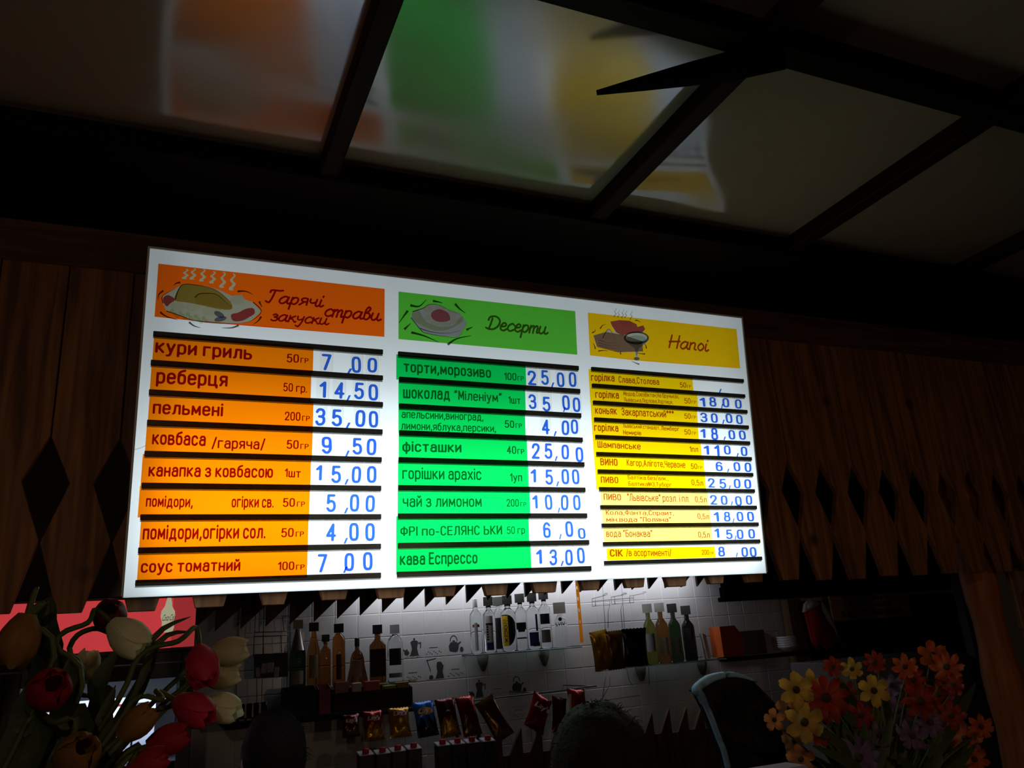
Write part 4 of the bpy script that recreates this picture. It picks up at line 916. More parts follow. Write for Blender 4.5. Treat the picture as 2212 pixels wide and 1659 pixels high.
# ------------------------------------------------------------------ packets and bags
def bag_fn(w, h, d, seed):
    rnd = random.Random(seed); ph = [rnd.uniform(0, 6.28) for _ in range(6)]
    def f(x, z):
        u, v = 2*x/w, 2*z/h
        b = max(0, 1 - abs(u)**2.6) ** .6 * max(0, 1 - abs(v)**3.2) ** .8
        wr = .09*math.sin(5*u + 3*v + ph[0]) + .07*math.sin(-4*u + 6*v + ph[1]) + .05*math.sin(11*u + ph[2]) * abs(v)
        return -d * (b * (.85 + wr) + .02)
    return f
def bag(p, w, h, d, mat, label, seed, tilt=0., lean=0., logo=None, name='crisp_bag', cat='bag', group=None, bottom=None):
    o = empty(name, p, (0, 0, 0)); tag(o, label, cat, group)
    f = bag_fn(w, h, d, seed); n, m_ = 14, 18; bm = B(); gf, gb = {}, {}
    for i in range(n + 1):
        for j in range(m_ + 1):
            u = i/n - .5; v = j/m_ - .5; x = w*u*(1 - .10*(1 - (2*abs(v))**2)); z = h*v; zig = .002 * (1 if (i % 2) else -1) if j in (0, m_) else 0
            gf[i, j] = bm.verts.new((x, f(w*u, z), z + zig)); gb[i, j] = bm.verts.new((x, -f(w*u, -z)*.6, z + zig))
    for i in range(n):
        for j in range(m_):
            bm.faces.new((gf[i,j], gf[i+1,j], gf[i+1,j+1], gf[i,j+1])); bm.faces.new((gb[i,j+1], gb[i+1,j+1], gb[i+1,j], gb[i,j]))
    bmesh.ops.remove_doubles(bm, verts=bm.verts, dist=.0002)
    body = obj('foil_bag', bm, mat, o, True)
    parts = [body]
    if bottom:
        vv, ff = [], []
        for i in range(n + 1):
            for j in range(6): x = w*(i/n - .5)*.93; z = -h*.5 + h*.42*j/5*(1 - .25*math.sin(i*1.3)); vv.append((x, f(x/.93, z) - .0015, z))
        for i in range(n):
            for j in range(5): a = i*6 + j; ff.append((a, a+6, a+7, a+1))
        me = bpy.data.meshes.new('print'); me.from_pydata(vv, [], ff); parts.append(link('lower_print', me, bottom, o))
    if logo:
        s, lm, om, zc, k = logo
        if om:
            vv = [(0, f(0, zc) - .0025, zc)] + [(.36*w*k*math.cos(2*math.pi*q/20), f(.36*w*k*math.cos(2*math.pi*q/20), zc + .17*w*k*math.sin(2*math.pi*q/20)) - .0025, zc + .17*w*k*math.sin(2*math.pi*q/20)) for q in range(20)]
            me = bpy.data.meshes.new('logo'); me.from_pydata(vv, [], [(0, 1 + q, 1 + (q+1) % 20) for q in range(20)]); parts.append(link('logo_oval', me, om, o))
        parts.append(link('logo_lettering', text_mesh(s, -.34*w*k, .34*w*k, zc - .08*w*k, .22*w*k, shear=.25, bold=.03, fn=lambda x, z: f(x, z) - .004), lm, o))
    rot = Matrix.Rotation(tilt, 4, 'Y') @ Matrix.Rotation(lean, 4, 'X')
    for q in parts: q.matrix_basis = rot
    return o
def foilm(name, c, rough=.22, metal=.55): return pm(name, c, rough, metal, bump=.25, bscale=28)
F_gold, F_blue, F_red, F_dred, F_brown, F_dblue = foilm('gold_foil', lin((196,150,40))), foilm('blue_foil', lin((40,120,220)), .25, .3), foilm('red_foil', lin((150,30,30))), foilm('dark_red_foil', lin((96,24,24))), foilm('brown_foil', lin((120,84,44))), foilm('dark_blue_foil', lin((16,22,44)))
M_lw = pm('logo_white', (.85,.85,.88), .4); M_lr = pm('logo_red', lin((150,30,40)), .5); M_ly = pm('logo_yellow', lin((214,160,50)), .5)
GB = 'crisp bags hanging over the counter'
YB = 3.55
BAGS = [(757.5,1545,1590,40,F_dred,'dim dark red crisp bag under the display boxes, with pale logo',0,('Lay\'s',M_lw,M_lr,.012,.9),F_brown),
 (806,1538,1597,44,F_red,'red and gold crisp bag between a dim bag and the golden bag',0,('Lay\'s',M_lw,M_lr,.022,.9),F_gold),
 (863,1531,1590,48,F_gold,'golden crisp bag with white Lay\'s lettering',.02,('Lay\'s',M_lw,M_lr,.03,.9),None),
 (919,1518,1588,49,F_blue,'bright blue crisp bag with white Lay\'s lettering',-.05,('Lay\'s',M_lw,M_ly,.026,1.0),F_dblue),
 (967,1512,1588,46,F_dred,'dark red crisp bag with a single white K',-.04,('K',M_lw,None,.02,.3),F_gold),
 (1012,1507,1586,43,F_red,'dark red crisp bag hanging beside the tilted brown bag',-.08,None,F_brown)]
for k, (x, t, b, w, mt, lb, tl, lg, bt_) in enumerate(BAGS):
    p = atY(x, (t+b)/2, YB); s = mpp(p); bag(p, w*s, (b-t)*s*1.06, .026, mt, lb, k, tl, -.38, lg, group=GB, bottom=bt_)
p = atY(1068, 1552, YB); s = mpp(p); bag(p, 46*s, 92*s, .02, F_brown, 'brown crisp bag tilted to one side above the counter', 11, -.42, -.3, group=GB)
p = atY(1163, 1540, YB); s = mpp(p); bag(p, 50*s, 78*s, .026, F_red, 'red crisp bag lying aslant with silvery Lay\'s lettering', 12, .55, -.3, ("Lay's", M_lw, None, .02, 1.1), group=GB)
p = atY(1208, 1545, YB); s = mpp(p); bag(p, 36*s, 76*s, .02, F_dred, 'narrow dark red crisp bag behind the aslant red one', 13, .25, -.3, group=GB)
p = atY(1250, 1530, YB); s = mpp(p); bag(p, 44*s, 84*s, .026, F_red, 'tall dark red crisp bag with a shiny top seam and white strap', 14, .12, -.4, group=GB)
p = atY(1231, 1535, 3.505); tag(obj('white_strap', bbox((-.006, 0, -.07), (.006, .002, .07), 0), M_paper, None, False, Matrix.Translation((p.x, 3.505, p.z)) @ Matrix.Rotation(.13, 4, 'Y')), 'pale narrow strap hanging in front of the tall red bag', 'strap')
hr = empty('hanging_rail', (X(740, 1540, 3.585), 3.585, atY(860, 1535, 3.585).z)); tag(hr, 'thin steel rail the crisp bags hang from', 'rail')
bm = B(); tube(bm, [(0, 0, 0), (X(1290, 1500, 3.585) - hr.location.x, 0, .02)], .003, 8); obj('rod', bm, M_steel, hr, True)
for t in (.75, 1):
    L_ = X(1290, 1500, 3.585) - hr.location.x; bm = B(); tube(bm, [(L_*t, 0, .02*t), (L_*t, YW - 3.585 + .004, .02*t)], .003, 8); obj('arm', bm, M_steel, hr, True)
GN = 'nut packets in the wire rack'
for k, (x, y, w, h, mt, tl, lb) in enumerate(((1298, 1405, 44, 82, F_gold, -.12, 'golden brown nut packet at the edge of the wire rack'), (1330, 1404, 44, 80, F_brown, -.03, 'dark brown nut packet in the middle of the wire rack'), (1372, 1398, 62, 78, F_dblue, .0, 'dark blue shiny nut packet next to the wine bottles'))):
    p = atY(x, y, 3.84 - .033*k); s = mpp(p); bag(p, w*s, h*s, .018, mt, lb, 30 + k, tl, .08, None, 'nut_packet', 'packet', GN)

# display boxes under the left shelf
YX = 3.66
zb = atY(700, 1542, YX).z
ls = empty('display_shelf', (X(485, 1550, YX), YW, zb)); tag(ls, 'dark shelf board carrying the display boxes and drinking glasses', 'shelf')
obj('board', bbox((0, -.33, -.022), (X(895, 1545, YX) - ls.location.x, 0, 0)), M_darkwood, ls)
M_cb = pm('dark_cardboard', (.02, .014, .012), .7)
def tray(x0, x1, ytop, Y, mat, label, d=.07, fl=None):
    a, b = X(x0, 1530, Y), X(x1, 1530, Y); h = atY((x0+x1)/2, ytop, Y).z - zb
    o = empty('display_box', (a, Y, zb)); tag(o, label, 'box', 'display boxes under the bottle shelf'); w = b - a
    obj('front', bbox((0, 0, .003), (w, .003, h), 0), mat, o); obj('rear', bbox((0, d, .003), (w, d + .003, h*1.2), 0), mat, o); obj('base', bbox((0, 0, 0), (w, d, .003), 0), mat, o)
    for xx in (0, w - .003): obj('side', prism(B(), [(0, .003), (d, .003), (d, h*1.2), (0, h)], xx, xx + .003), mat, o, False, Matrix.Rotation(math.pi/2, 4, 'Z') @ Matrix.Scale(-1, 4, (0, 1, 0)))
    if fl: obj('flap', bbox((0, -.002, h), (w, 0, h + .015), 0), fl, o, False)
    return o
tray(612, 684, 1494, YX, M_cb, 'plain black display box under the champagne bottle')
tray(688, 716, 1489, YX - .01, pm('pink_card', lin((150, 50, 90)), .5), 'small pink display box between the two black ones')
tray(719, 892, 1491, YX, M_cb, 'wide black display box full of coloured packets')
for (x, y, w, h, c, lb) in ((737, 1483, 30, 20, (140,30,40), 'dark red packet in the wide display box'), (770, 1482, 20, 14, (220,200,200), 'white and pink packet in the wide display box'), (803, 1480, 34, 18, (200,36,34), 'bright red packet in the wide display box'), (843, 1486, 32, 12, (150,170,40), 'green packet in the wide display box'), (868, 1482, 30, 18, (170,140,40), 'yellow packet in the wide display box')):
    p = atY(x, y, YX + .035); s = mpp(p); z1 = p.z + h*s/2
    tag(obj('snack_packet', bbox((-w*s/2, -.012, 0), (w*s/2, .012, z1 - zb - .004), .003), pm('packet_%d%d%d' % c, lin(c), .35), None, False, Matrix.Translation((p.x, YX + .038, zb + .004))), lb, 'packet', 'packets in the display box')
M_dg = glass('drinking_glass', (.93, .96, 1.0))
for k, (x, w) in enumerate(((506, 13), (522, 13), (538, 13), (553, 13), (570, 14))):
    p = atY(x, 1545, 3.72); s = mpp(p); r, h = w*s/2, 34*s
    tag(obj('shot_glass', lathe(B(), [(r*.75, 0), (r*.8, .002), (r, h), (r*.93, h), (r*.72, .008), (.001, .007)], 18, True), M_dg, None, True, Matrix.Translation((p.x, 3.72, zb))), 'small clear drinking glass on the dark shelf, %s counted from the fridge' % ('first', 'second', 'third', 'fourth', 'fifth')[k], 'glass', 'drinking glasses in a row')

# ------------------------------------------------------------------ counter with juice cartons
YC = 3.40; zc_ = atY(920, 1603, YC).z - .225
ct = empty('back_counter', (.3, YC, 0)); tag(ct, 'dark wooden back counter carrying the juice cartons', 'counter')
obj('counter_top', bbox((0, -.12, zc_ - .04), (1.9 - .1, .085, zc_)), M_darkwood, ct); obj('counter_front', bbox((0, -.1, 0), (1.8, .075, zc_ - .04)), M_darkwood, ct)
M_ct = pm('carton_side', lin((56, 52, 60)), .5); M_ctop = pm('carton_top', (.62, .62, .68), .4)
def carton(p, w, h, label, group, side=M_ct, letter=M_black, top=M_ctop):
    o = empty('juice_carton', p); tag(o, label, 'carton', group); d = w
    obj('carton_body', bbox((-w/2, 0, 0), (w/2, d, h*.93), .002), side, o)
    bm = B(); box(bm, (-w/2, 0, h*.93), (w/2, d, h*.94)); v = list(bm.verts)
    for q in v:
        if q.co.z > h*.935: q.co.z = h*.94 + (h*.05 if q.co.y > d/2 else 0)
    obj('carton_top', bm, top, o)
    obj('screw_cap', lathe(B(), [(.0125, 0), (.0135, .002), (.0135, .014), (.012, .017)], 16), M_red, o, True, Matrix.Translation((0, d*.35, h*.955)))
    me = text_mesh('R', -w*.26, w*.26, h*.52, h*.24, -.0008, bold=.03, full=True); link('carton_letter', me, letter, o)
    return o
for k, (x, y) in enumerate(((788,1618),(824,1615),(857,1610),(891,1605))):
    p = atY(x, y, YC); carton(Vector((p.x, YC - .035, zc_)), .056, p.z - zc_ - .005, 'dark juice carton with red cap below the bags, %s counted from the fridge' % ('first', 'second', 'third', 'fourth')[k], 'juice cartons on the counter')
for k, (x, y) in enumerate(((953,1598),(985,1595),(1016,1592),(1050,1589))):
    p = atY(x, y, YC); carton(Vector((p.x, YC - .035, zc_)), .052, p.z - zc_ - .005, 'juice carton with letter R, %s of the row away from the fridge' % ('first', 'second', 'third', 'fourth')[k], 'juice cartons with the letter R')

# ------------------------------------------------------------------ drinks fridge with red lit header
YF = 3.2
fx1 = atY(425, 1340, YF).x; fx0 = fx1 - 1.15; ht = atY(300, 1294, YF).z; hb = atY(380, 1398, YF).z; fw = fx1 - fx0
fr = empty('drinks_fridge', (fx0, YF, 0)); tag(fr, 'tall drinks fridge with a red illuminated header', 'fridge')
M_fr = pm('fridge_black', (.02, .02, .022), .4); M_frw = pm('fridge_inner', (.6, .62, .66), .5)
M_redlit = pm('red_lit_plastic', lin((170, 30, 36)), .4, emit=lin((205, 62, 66)), es=.78); M_redlit2 = pm('red_lit_plastic_dark', lin((150, 24, 34)), .4, emit=lin((168, 50, 54)), es=.7)
M_crlit = pm('cream_lit_plastic', lin((200, 196, 165)), .4, emit=lin((200, 198, 165)), es=.55)
obj('header_housing', bbox((0, .02, hb - .012), (fw, .62, ht + .012)), M_fr, fr)
def hx(px, py): p = atY(px, py, YF); return (p.x - fx0, p.z)
xs = hx(372, 1340)[0]
obj('header_face', bbox((.004, .008, hb), (xs, .02, ht), .001), M_redlit, fr); obj('header_face', bbox((xs, .008, hb), (fw - .004, .02, ht), .001), M_redlit2, fr)
bs = [(362,1291),(370,1291),(372,1303),(372,1309),(378,1320),(379,1332),(376,1344),(376,1355),(372,1366),(354,1366),(349,1355),(350,1344),(347,1332),(349,1320),(357,1308),(359,1300)]
me = fill2d([[hx(*p) for p in bs]]); o = link('bottle_print', me, M_crlit, fr); o.location = (0, .0065, 0)
a, b = hx(349, 1341), hx(378, 1341)
o = link('header_lettering', text_mesh('Coca·Cola', a[0] + .001, b[0] - .001, a[1], .021, .0055, shear=.25, bold=.005), M_lr, fr)
obj('cabinet_back', bbox((.02, .60, .12), (fw - .02, .63, hb - .012), 0), M_frw, fr)
for x in (0, fw - .04): obj('cabinet_side', bbox((x, .04, 0), (x + .04, .63, hb - .012)), M_fr, fr)
obj('cabinet_base', bbox((.04, .04, 0), (fw - .04, .63, .12)), M_fr, fr); obj('cabinet_roof', bbox((.04, .04, hb - .05), (fw - .04, .63, hb - .012)), M_fr, fr)
fz = [atY(300, 1650, YF + .1).z, atY(300, 1650, YF+.1).z - .32, atY(300, 1650, YF+.1).z - .64]
for z in fz: obj('fridge_shelf', bbox((.04, .08, z - .008), (fw - .04, .58, z), 0), M_steel, fr)
for x in (.0, fw/2):
    d = obj('door_frame', bbox((x, 0, .12), (x + .045, .035, hb - .05)), M_fr, fr); obj('door_frame', bbox((x + fw/2 - .045, 0, .12), (x + fw/2, .035, hb - .05)), M_fr, fr)
    obj('door_frame', bbox((x + .045, 0, hb - .10), (x + fw/2 - .045, .035, hb - .05)), M_fr, fr)
    obj('door_glass', bbox((x + .045, .012, .16), (x + fw/2 - .045, .018, hb - .10), 0), pm('door_glass', (.92, .95, .96), .0, trans=1, ior=1.1), fr)
    ld = bpy.data.lights.new('fridge_light', 'AREA'); ld.shape = 'RECTANGLE'; ld.size = .42; ld.size_y = .03; ld.energy = .8; ld.color = (.72, .82, 1)
    lo = bpy.data.objects.new('fridge_light', ld); COL.objects.link(lo); lo.parent = fr; lo.location = (x + fw/4, .10, hb - .18); lo.rotation_euler = (math.radians(20), 0, 0)
    obj('light_strip', bbox((x + .20, .06, hb - .175), (x + fw/2 - .07, .10, hb - .155)), pm('led_strip', (.8, .85, .9), .3, emit=(.75, .85, 1), es=1.2), fr)
M_cw = pm('carton_white', (.66, .70, .80), .45)
for x in [.1 + .075*k for k in range(13)]:
    if abs(x - fw/2) < .06: continue
    carton(Vector((fx0 + x, YF + .16, fz[0])), .068, .20, 'white juice carton with dark letter R inside the lit fridge', 'white cartons in the fridge', M_cw, M_navy, M_cw)
for x in [.1 + .08*k for k in range(13)]:
    if abs(x - fw/2) < .06: continue
    pr = [(.85,0),(1,.02),(1,.6),(.6,.78),(.4,.86),(.4,1)]
    o = empty('soda_bottle', (fx0 + x, YF + .2, fz[1])); tag(o, 'dark soda bottle on the lower fridge shelf', 'bottle', 'soda bottles in the fridge')
    obj('bottle_body', lathe(B(), [(r*.032, z*.24) for r, z in pr], 16), G_black, o, True); obj('cap', lathe(B(), [(.014, .236), (.014, .252)], 12), M_red, o); obj('label', patch(B(), .0325, .06, .13, -math.pi, 0), M_lr, o, True)

# ------------------------------------------------------------------ right side: hood, post, plaque, mitt, cabinet, log, round sign
M_hood = pm('hood_paint', lin((24, 28, 22)), .9, spec=.0, var=.1)
hood = empty('extractor_hood', (atY(1560, 1290, 3.45).x, 3.45, 0)); tag(hood, 'dark boxy hood beside the toothed valance', 'hood')
hz0, hz1 = atY(1570, 1294, 3.45).z, EYE + .8; hw_ = 1.9
obj('hood_front', bbox((.02, 0, hz0), (hw_, .03, hz1)), M_hood, hood); obj('hood_lip', bbox((.0, -.012, hz0 - .012), (hw_, .04, hz0 + .01)), M_hood, hood)
obj('hood_rear_lip', bbox((.02, .03, hz0), (hw_, .045, hz0 + .06)), M_hood, hood)
wp = atY(1722, 1350, 3.86)
tag(obj('wooden_post', bbox((-.055, -.03, -wp.z), (.055, .03, hz0 - wp.z + .0), .004), wood('post_wood', lin((92, 70, 46)), lin((140, 108, 72)), 5), None, False, Matrix.Translation((wp.x, 3.88, wp.z))), 'light wooden post at the end of the tiled wall', 'post')
dk = empty('dark_cupboard', (atY(1768, 1400, 3.80).x, 3.80, 0)); tag(dk, 'dark cupboard behind the wooden notice', 'cupboard')
cw_ = atY(2110, 1400, 3.80).x - dk.location.x; ch_ = hz0 - .02
M_ck = pm('dark_laminate', (.02, .021, .024), .5, var=.1)
obj('carcass', bbox((0, .02, 0), (cw_, .125, ch_)), M_ck, dk)
dz = atY(1900, 1398, 3.80).z
obj('door', bbox((.005, 0, .1), (cw_ - .005, .02, dz - .006)), M_ck, dk); obj('door', bbox((.005, 0, dz), (cw_ - .005, .02, ch_ - .005)), M_ck, dk)
pq = [(1783,1271),(1951.5,1258),(1969,1328),(1801,1342.6)]; YQ = 3.784
pp = [atY(x, y, YQ) for x, y in pq]; pc = pp[3]; pwid = ((pp[1].x - pp[0].x) + (pp[2].x - pp[3].x))/2; phei = ((pp[0].z - pp[3].z) + (pp[1].z - pp[2].z))/2
nt_ = empty('notice_board', pc); tag(nt_, 'wooden notice with dark carved Ukrainian lettering on the dark cupboard', 'sign')
M_nb = wood('notice_wood', lin((150, 104, 62)), lin((196, 146, 92)), 4, axis='X', knots=False)
obj('board', bbox((0, 0, 0), (pwid, .014, phei), .004), M_nb, nt_)
M_burn = pm('burnt_lettering', lin((34, 22, 14)), .8)
for s_, xa, xb, z0_, hh_, hw2 in (('ПРИНОСИТИ З СОБОЮ', .12, .88, .76, .14, .09), ('ТА РОЗПИВАТИ', .24, .76, .56, .14, .09), ('СПИРТНІ НАПОЇ', .24, .76, .36, .17, .09), ('ЗАБОРОНЕНО', .10, .80, .09, .20, .11), ('!', .84, .87, .09, .20, .11)):
    s2 = s_.replace('Ю', 'Ю')
    if 'Ю' not in GL: GL['Ю'] = _sc(GL['ю'], 1/.7)
    o = link('notice_lettering', text_mesh2(s_, xa*pwid, xb*pwid, z0_*phei, hh_*phei, 0, hw2), M_burn, nt_); o.location = (0, -.0008, 0)
# oven mitt
YM = 3.74
mp_ = [(778,240),(860,195),(905,280),(960,350),(990,420),(950,475),(905,488),(878,452),(850,490),(828,440),(803,340)]
mt_o = empty('oven_mitt', atY(1480 + 880/3.022, 1240 + 490/3.022, YM)); tag(mt_o, 'red oven mitt with white cuff hanging by the wooden post', 'mitt')
def c7(pts): return [(1480 + x/3.022, 1240 + y/3.022) for x, y in pts]
def puffy(name, pts, d, mat, par, Y=YM):
    q = [(a - par.location.x, b - par.location.z) for a, b in pxpoly(pts, Y)]
    bm = prism(B(), q, -d/2, d/2); bmesh.ops.bevel(bm, geom=[e for e in bm.edges if abs(e.verts[0].co.y - e.verts[1].co.y) < 1e-6], offset=min(.012, d*.4), segments=3, affect='EDGES'); return obj(name, bm, mat, par, True)
puffy('mitt_body', c7(mp_), .04, pm('red_cloth', lin((170, 22, 24)), .85, bump=.3, bscale=60), mt_o)
puffy('mitt_cuff', c7([(772,250),(780,195),(800,172),(850,165),(872,196),(830,225)]), .046, pm('white_cloth', (.6, .6, .62), .9, bump=.3, bscale=60), mt_o)
puffy('mitt_lining', c7([(885,175),(905,190),(955,270),(990,370),(998,430),(985,425),(945,330),(895,240)]), .02, MATS['white_cloth'], mt_o, YM)
bm = B(); tube(bm, [Vector(p) - mt_o.location for p in (atY(1765, 1290, YM), atY(1768, 1278, YM), atY(1768, 1278, 3.80))], .003, 8); obj('hanging_loop', bm, M_steel, mt_o, True)
# pale cabinet
YCb = 3.0
ca = atY(1830, 1405, YCb); cb = atY(2092, 1405, YCb)
cab = empty('pale_cabinet', (ca.x, YCb, 0)); tag(cab, 'pale grey cabinet behind the bright bouquet', 'cabinet'); cw2 = cb.x - ca.x
M_pale = pm('pale_laminate', lin((120, 118, 124)), .5)
obj('carcass', bbox((0, .02, 0), (cw2, .4, cb.z)), M_pale, cab); 
for k in range(2): obj('door', bbox((k*cw2/2 + .003, 0, .08), ((k+1)*cw2/2 - .003, .02, cb.z - .01)), M_pale, cab)
je = atY(2105, 1400, 2.95); tag(obj('door_jamb', bbox((0, 0, 0), (.05, .05, EYE + .62)), pm('grey_paint', lin((88, 92, 104)), .6), None, False, Matrix.Translation((je.x, 2.95, 0))), 'narrow grey painted jamb beside the pale cabinet', 'post')
# log post with carved edge
lp = atY(2150, 1400, 2.16)
bm = B(); rings = []
bm2 = lathe(bm, [(.062 + .006*math.sin(k*1.7) + .004*math.sin(k*.6), k*.09) for k in range(31)], 16)
tag(obj('log_post', bm, wood('log_wood', lin((150, 84, 34)), lin((196, 120, 56)), 4), None, True, Matrix.Translation((lp.x, 2.16, 0))), 'stripped orange-brown log post at the right end of the planks', 'post')
rs = atY(2232, 1302, 2.10)
rb_ = empty('round_sign', (rs.x, 2.09, rs.z)); tag(rb_, 'round sign with a red ring on pale wood', 'sign')
M_pw = wood('pale_sign_wood', lin((120, 90, 60)), lin((160, 124, 84)), 4)
obj('back_board', bbox((-.09, .01, -.09), (.11, .03, .13)), M_pw, rb_)
s = mpp(rs); bm = B(); tube(bm, [(.056*math.cos(t*math.pi/16), 0.006, .056*math.sin(t*math.pi/16)) for t in range(33)], .006, 8); obj('red_ring', bm, pm('sign_red', lin((150, 26, 20)), .5), rb_, True)
obj('disc', lathe(B(), [(.054, 0), (.054, .004)], 28), pm('sign_white', (.5, .46, .42), .6), rb_, False, Matrix.Translation((0, .01, 0)) @ Matrix.Rotation(math.pi/2, 4, 'X'))
bm = B(); tube(bm, [(-.04, .002, .04), (.04, .002, -.04)], .005, 8); obj('red_bar', bm, MATS['sign_red'], rb_)
bd = atY(2232, 1302, 2.14); tag(obj('wall_board', bbox((-.06, 0, -bd.z), (.5, .03, ZC - bd.z), .003), M_plank, None, False, Matrix.Translation((bd.x - .02, 2.13, bd.z))), 'upright wooden board carrying the round red-ringed sign', 'board')
# machine with pale blue rim
YMc = 1.72
rim_o = [(1503,1490),(1523,1472),(1546,1462),(1576,1457),(1606,1462),(1636,1473)]
leg_l = [(1573,1659),(1563,1620),(1550,1588),(1532,1540),(1512,1500)]
mc = empty('hooded_machine', atY(1600, 1700, YMc)); mc.location.z = 0; tag(mc, 'dark casing with a curved pale blue rim beside the bright bouquet', 'machine')
def rel(px, Y=YMc): p = atY(px[0], px[1], Y) - mc.location; return p
out = [rel(p) for p in leg_l + rim_o]
M_blue = pm('pale_blue_plastic', lin((150, 196, 240)), .35)
pts = smooth_pts(out, 5)
shape = [(p.x, p.z) for p in pts]; xr_ = max(p[0] for p in shape)
shape2 = [(x, z) for x, z in shape] + [(xr_ + .06, shape[-1][1] - .06), (xr_ + .08, .9), (shape[0][0] - 0, .9)]
obj('casing', prism(B(), shape2, .012, .03), pm('black_casing', (.008, .007, .007), .7), mc)
vv, ff = [], []; n = len(pts)
for i, p in enumerate(pts):
    a = pts[max(0, i-1)]; b = pts[min(n-1, i+1)]; d = (b - a).normalized(); t = i/(n-1)
    w = .034 if t < .5 else .034*(1 - (t-.5)/.5*.9); nx, nz = d.z, -d.x
    vv += [(p.x, -.02, p.z), (p.x + nx*w, -.005, p.z + nz*w), (p.x + nx*w, .05, p.z + nz*w), (p.x, .05, p.z)]
    if i:
        k = 4*i
        for q in range(4): ff.append((k-4+q, k-4+(q+1) % 4, k+(q+1) % 4, k+q))
bm = B(); tube(bm, [Vector((p.x, 0, p.z)) for p in pts], [(.0075 if i < n*.35 else (.011 if i < n*.62 else .011*(1 - .85*(i/n - .62)/.38))) for i in range(n)], 10); obj('blue_rim', bm, M_blue, mc, True)
obj('pedestal', bbox((shape[0][0], .012, 0), (xr_ + .08, .06, .9)), M_ck, mc)

# ------------------------------------------------------------------ near tables with the two bouquets
def table(x0, x1, y0, y1, z, label):
    t = empty('side_table', ((x0+x1)/2, (y0+y1)/2, 0)); tag(t, label, 'table'); w, d = (x1-x0)/2, (y1-y0)/2
    obj('table_top', bbox((-w, -d, z - .03), (w, d, z)), M_darkwood, t)
    for sx in (-1, 1):
        for sy in (-1, 1): obj('leg', bbox((sx*(w-.05) - .025, sy*(d-.05) - .025, 0), (sx*(w-.05) + .025, sy*(d-.05) + .025, z - .03)), M_darkwood, t)
    return t
TZ = 1.02
table(-.75, .1, .8, 1.5, TZ, 'dark table carrying the tulip vase'); table(1.42, 2.3, 1.1, 1.62, TZ, 'dark table carrying the bright mixed bouquet')
M_vase = pm('vase_glaze', lin((60, 52, 48)), .3)
vb = Vector((-.30, 1.12, TZ))
tag(obj('flower_vase', lathe(B(), [(.05, 0), (.07, .02), (.075, .1), (.05, .19), (.045, .22), (.052, .235), (.046, .235), (.04, .2), (.03, .05), (.001, .04)], 28, False), M_vase, None, True, Matrix.Translation(vb)), 'dark vase holding the tulips', 'vase')
def petal_mesh(L, w, curl, cup, thick=.0):
    vv, ff = [], []; n, m_ = 6, 4
    for i in range(n + 1):
        t = i/n; ww = w*math.sin(math.pi*(.08 + .84*t))**.75; rr = curl(t)
        for j in range(-m_, m_ + 1):
            s_ = j/m_; vv.append((s_*ww/2, rr - cup*(s_*s_)*ww, L*t - .12*L*abs(s_)**2*(t > .9)))
    q = 2*m_ + 1
    for i in range(n):
        for j in range(q - 1): a = i*q + j; ff.append((a, a+1, a+q+1, a+q))
    me = bpy.data.meshes.new('petal'); me.from_pydata(vv, [], ff); me.polygons.foreach_set('use_smooth', [True]*len(me.polygons)); return me
def petmat(name, c1, c2):
    if name in MATS: return MATS[name]
    mt = pm(name, c1, .55); nt = mt.node_tree; b = nt.nodes['Principled BSDF']
    tc = nt.nodes.new('ShaderNodeTexCoord'); nz = nt.nodes.new('ShaderNodeTexNoise'); mpn = nt.nodes.new('ShaderNodeMapping'); mpn.inputs['Scale'].default_value = (60, 60, 10)
    nt.links.new(tc.outputs['Object'], mpn.inputs['Vector']); nt.links.new(mpn.outputs[0], nz.inputs['Vector']); nz.inputs['Scale'].default_value = 2
    mx = nt.nodes.new('ShaderNodeMix'); mx.data_type = 'RGBA'; mx.inputs[6].default_value = (*c1, 1); mx.inputs[7].default_value = (*c2, 1)
    nt.links.new(nz.outputs['Fac'], mx.inputs[0]); nt.links.new(mx.outputs[2], b.inputs['Base Color'])
    tl = nt.nodes.new('ShaderNodeBsdfTranslucent'); ms = nt.nodes.new('ShaderNodeMixShader'); ms.inputs[0].default_value = .45
    nt.links.new(mx.outputs[2], tl.inputs[0]); nt.links.new(b.outputs[0], ms.inputs[1]); nt.links.new(tl.outputs[0], ms.inputs[2]); nt.links.new(ms.outputs[0], nt.nodes['Material Output'].inputs[0]); return mt
M_stem = pm('flower_stem', lin((70, 84, 44)), .6); M_leaf = pm('flower_leaf', lin((52, 66, 34)), .55, var=.2, bscale=12)
TUL = {}
def tulip_meshes(mat):
    if mat.name not in TUL:
        a = petal_mesh(.066, .046, lambda t: .004 + .021*math.sin(math.pi*min(1, .1 + .72*t)), .28); a.materials.append(mat)
        b = petal_mesh(.062, .042, lambda t: .003 + .017*math.sin(math.pi*min(1, .1 + .75*t)), .3); b.materials.append(mat); TUL[mat.name] = (a, b)
    return TUL[mat.name]
def blade(pts, w, name, mat, parent):
    vv, ff = [], []; P_ = smooth_pts(pts, 4); n = len(P_)
    for i, p in enumerate(P_):
        d = (P_[min(n-1, i+1)] - P_[max(0, i-1)]).normalized(); s_ = d.cross(Vector((.3, 1, .1))).normalized(); ww = w*math.sin(math.pi*(.1 + .88*i/(n-1)))
        up = s_.cross(d).normalized(); vv += [p - s_*ww/2, p + up*ww*.12, p + s_*ww/2]
        if i: k = 3*i; ff += [(k-3, k-2, k+1, k), (k-2, k-1, k+2, k+1)]
    me = bpy.data.meshes.new(name); me.from_pydata([tuple(v) for v in vv], [], ff); me.polygons.foreach_set('use_smooth', [True]*len(me.polygons)); return link(name, me, mat, parent)
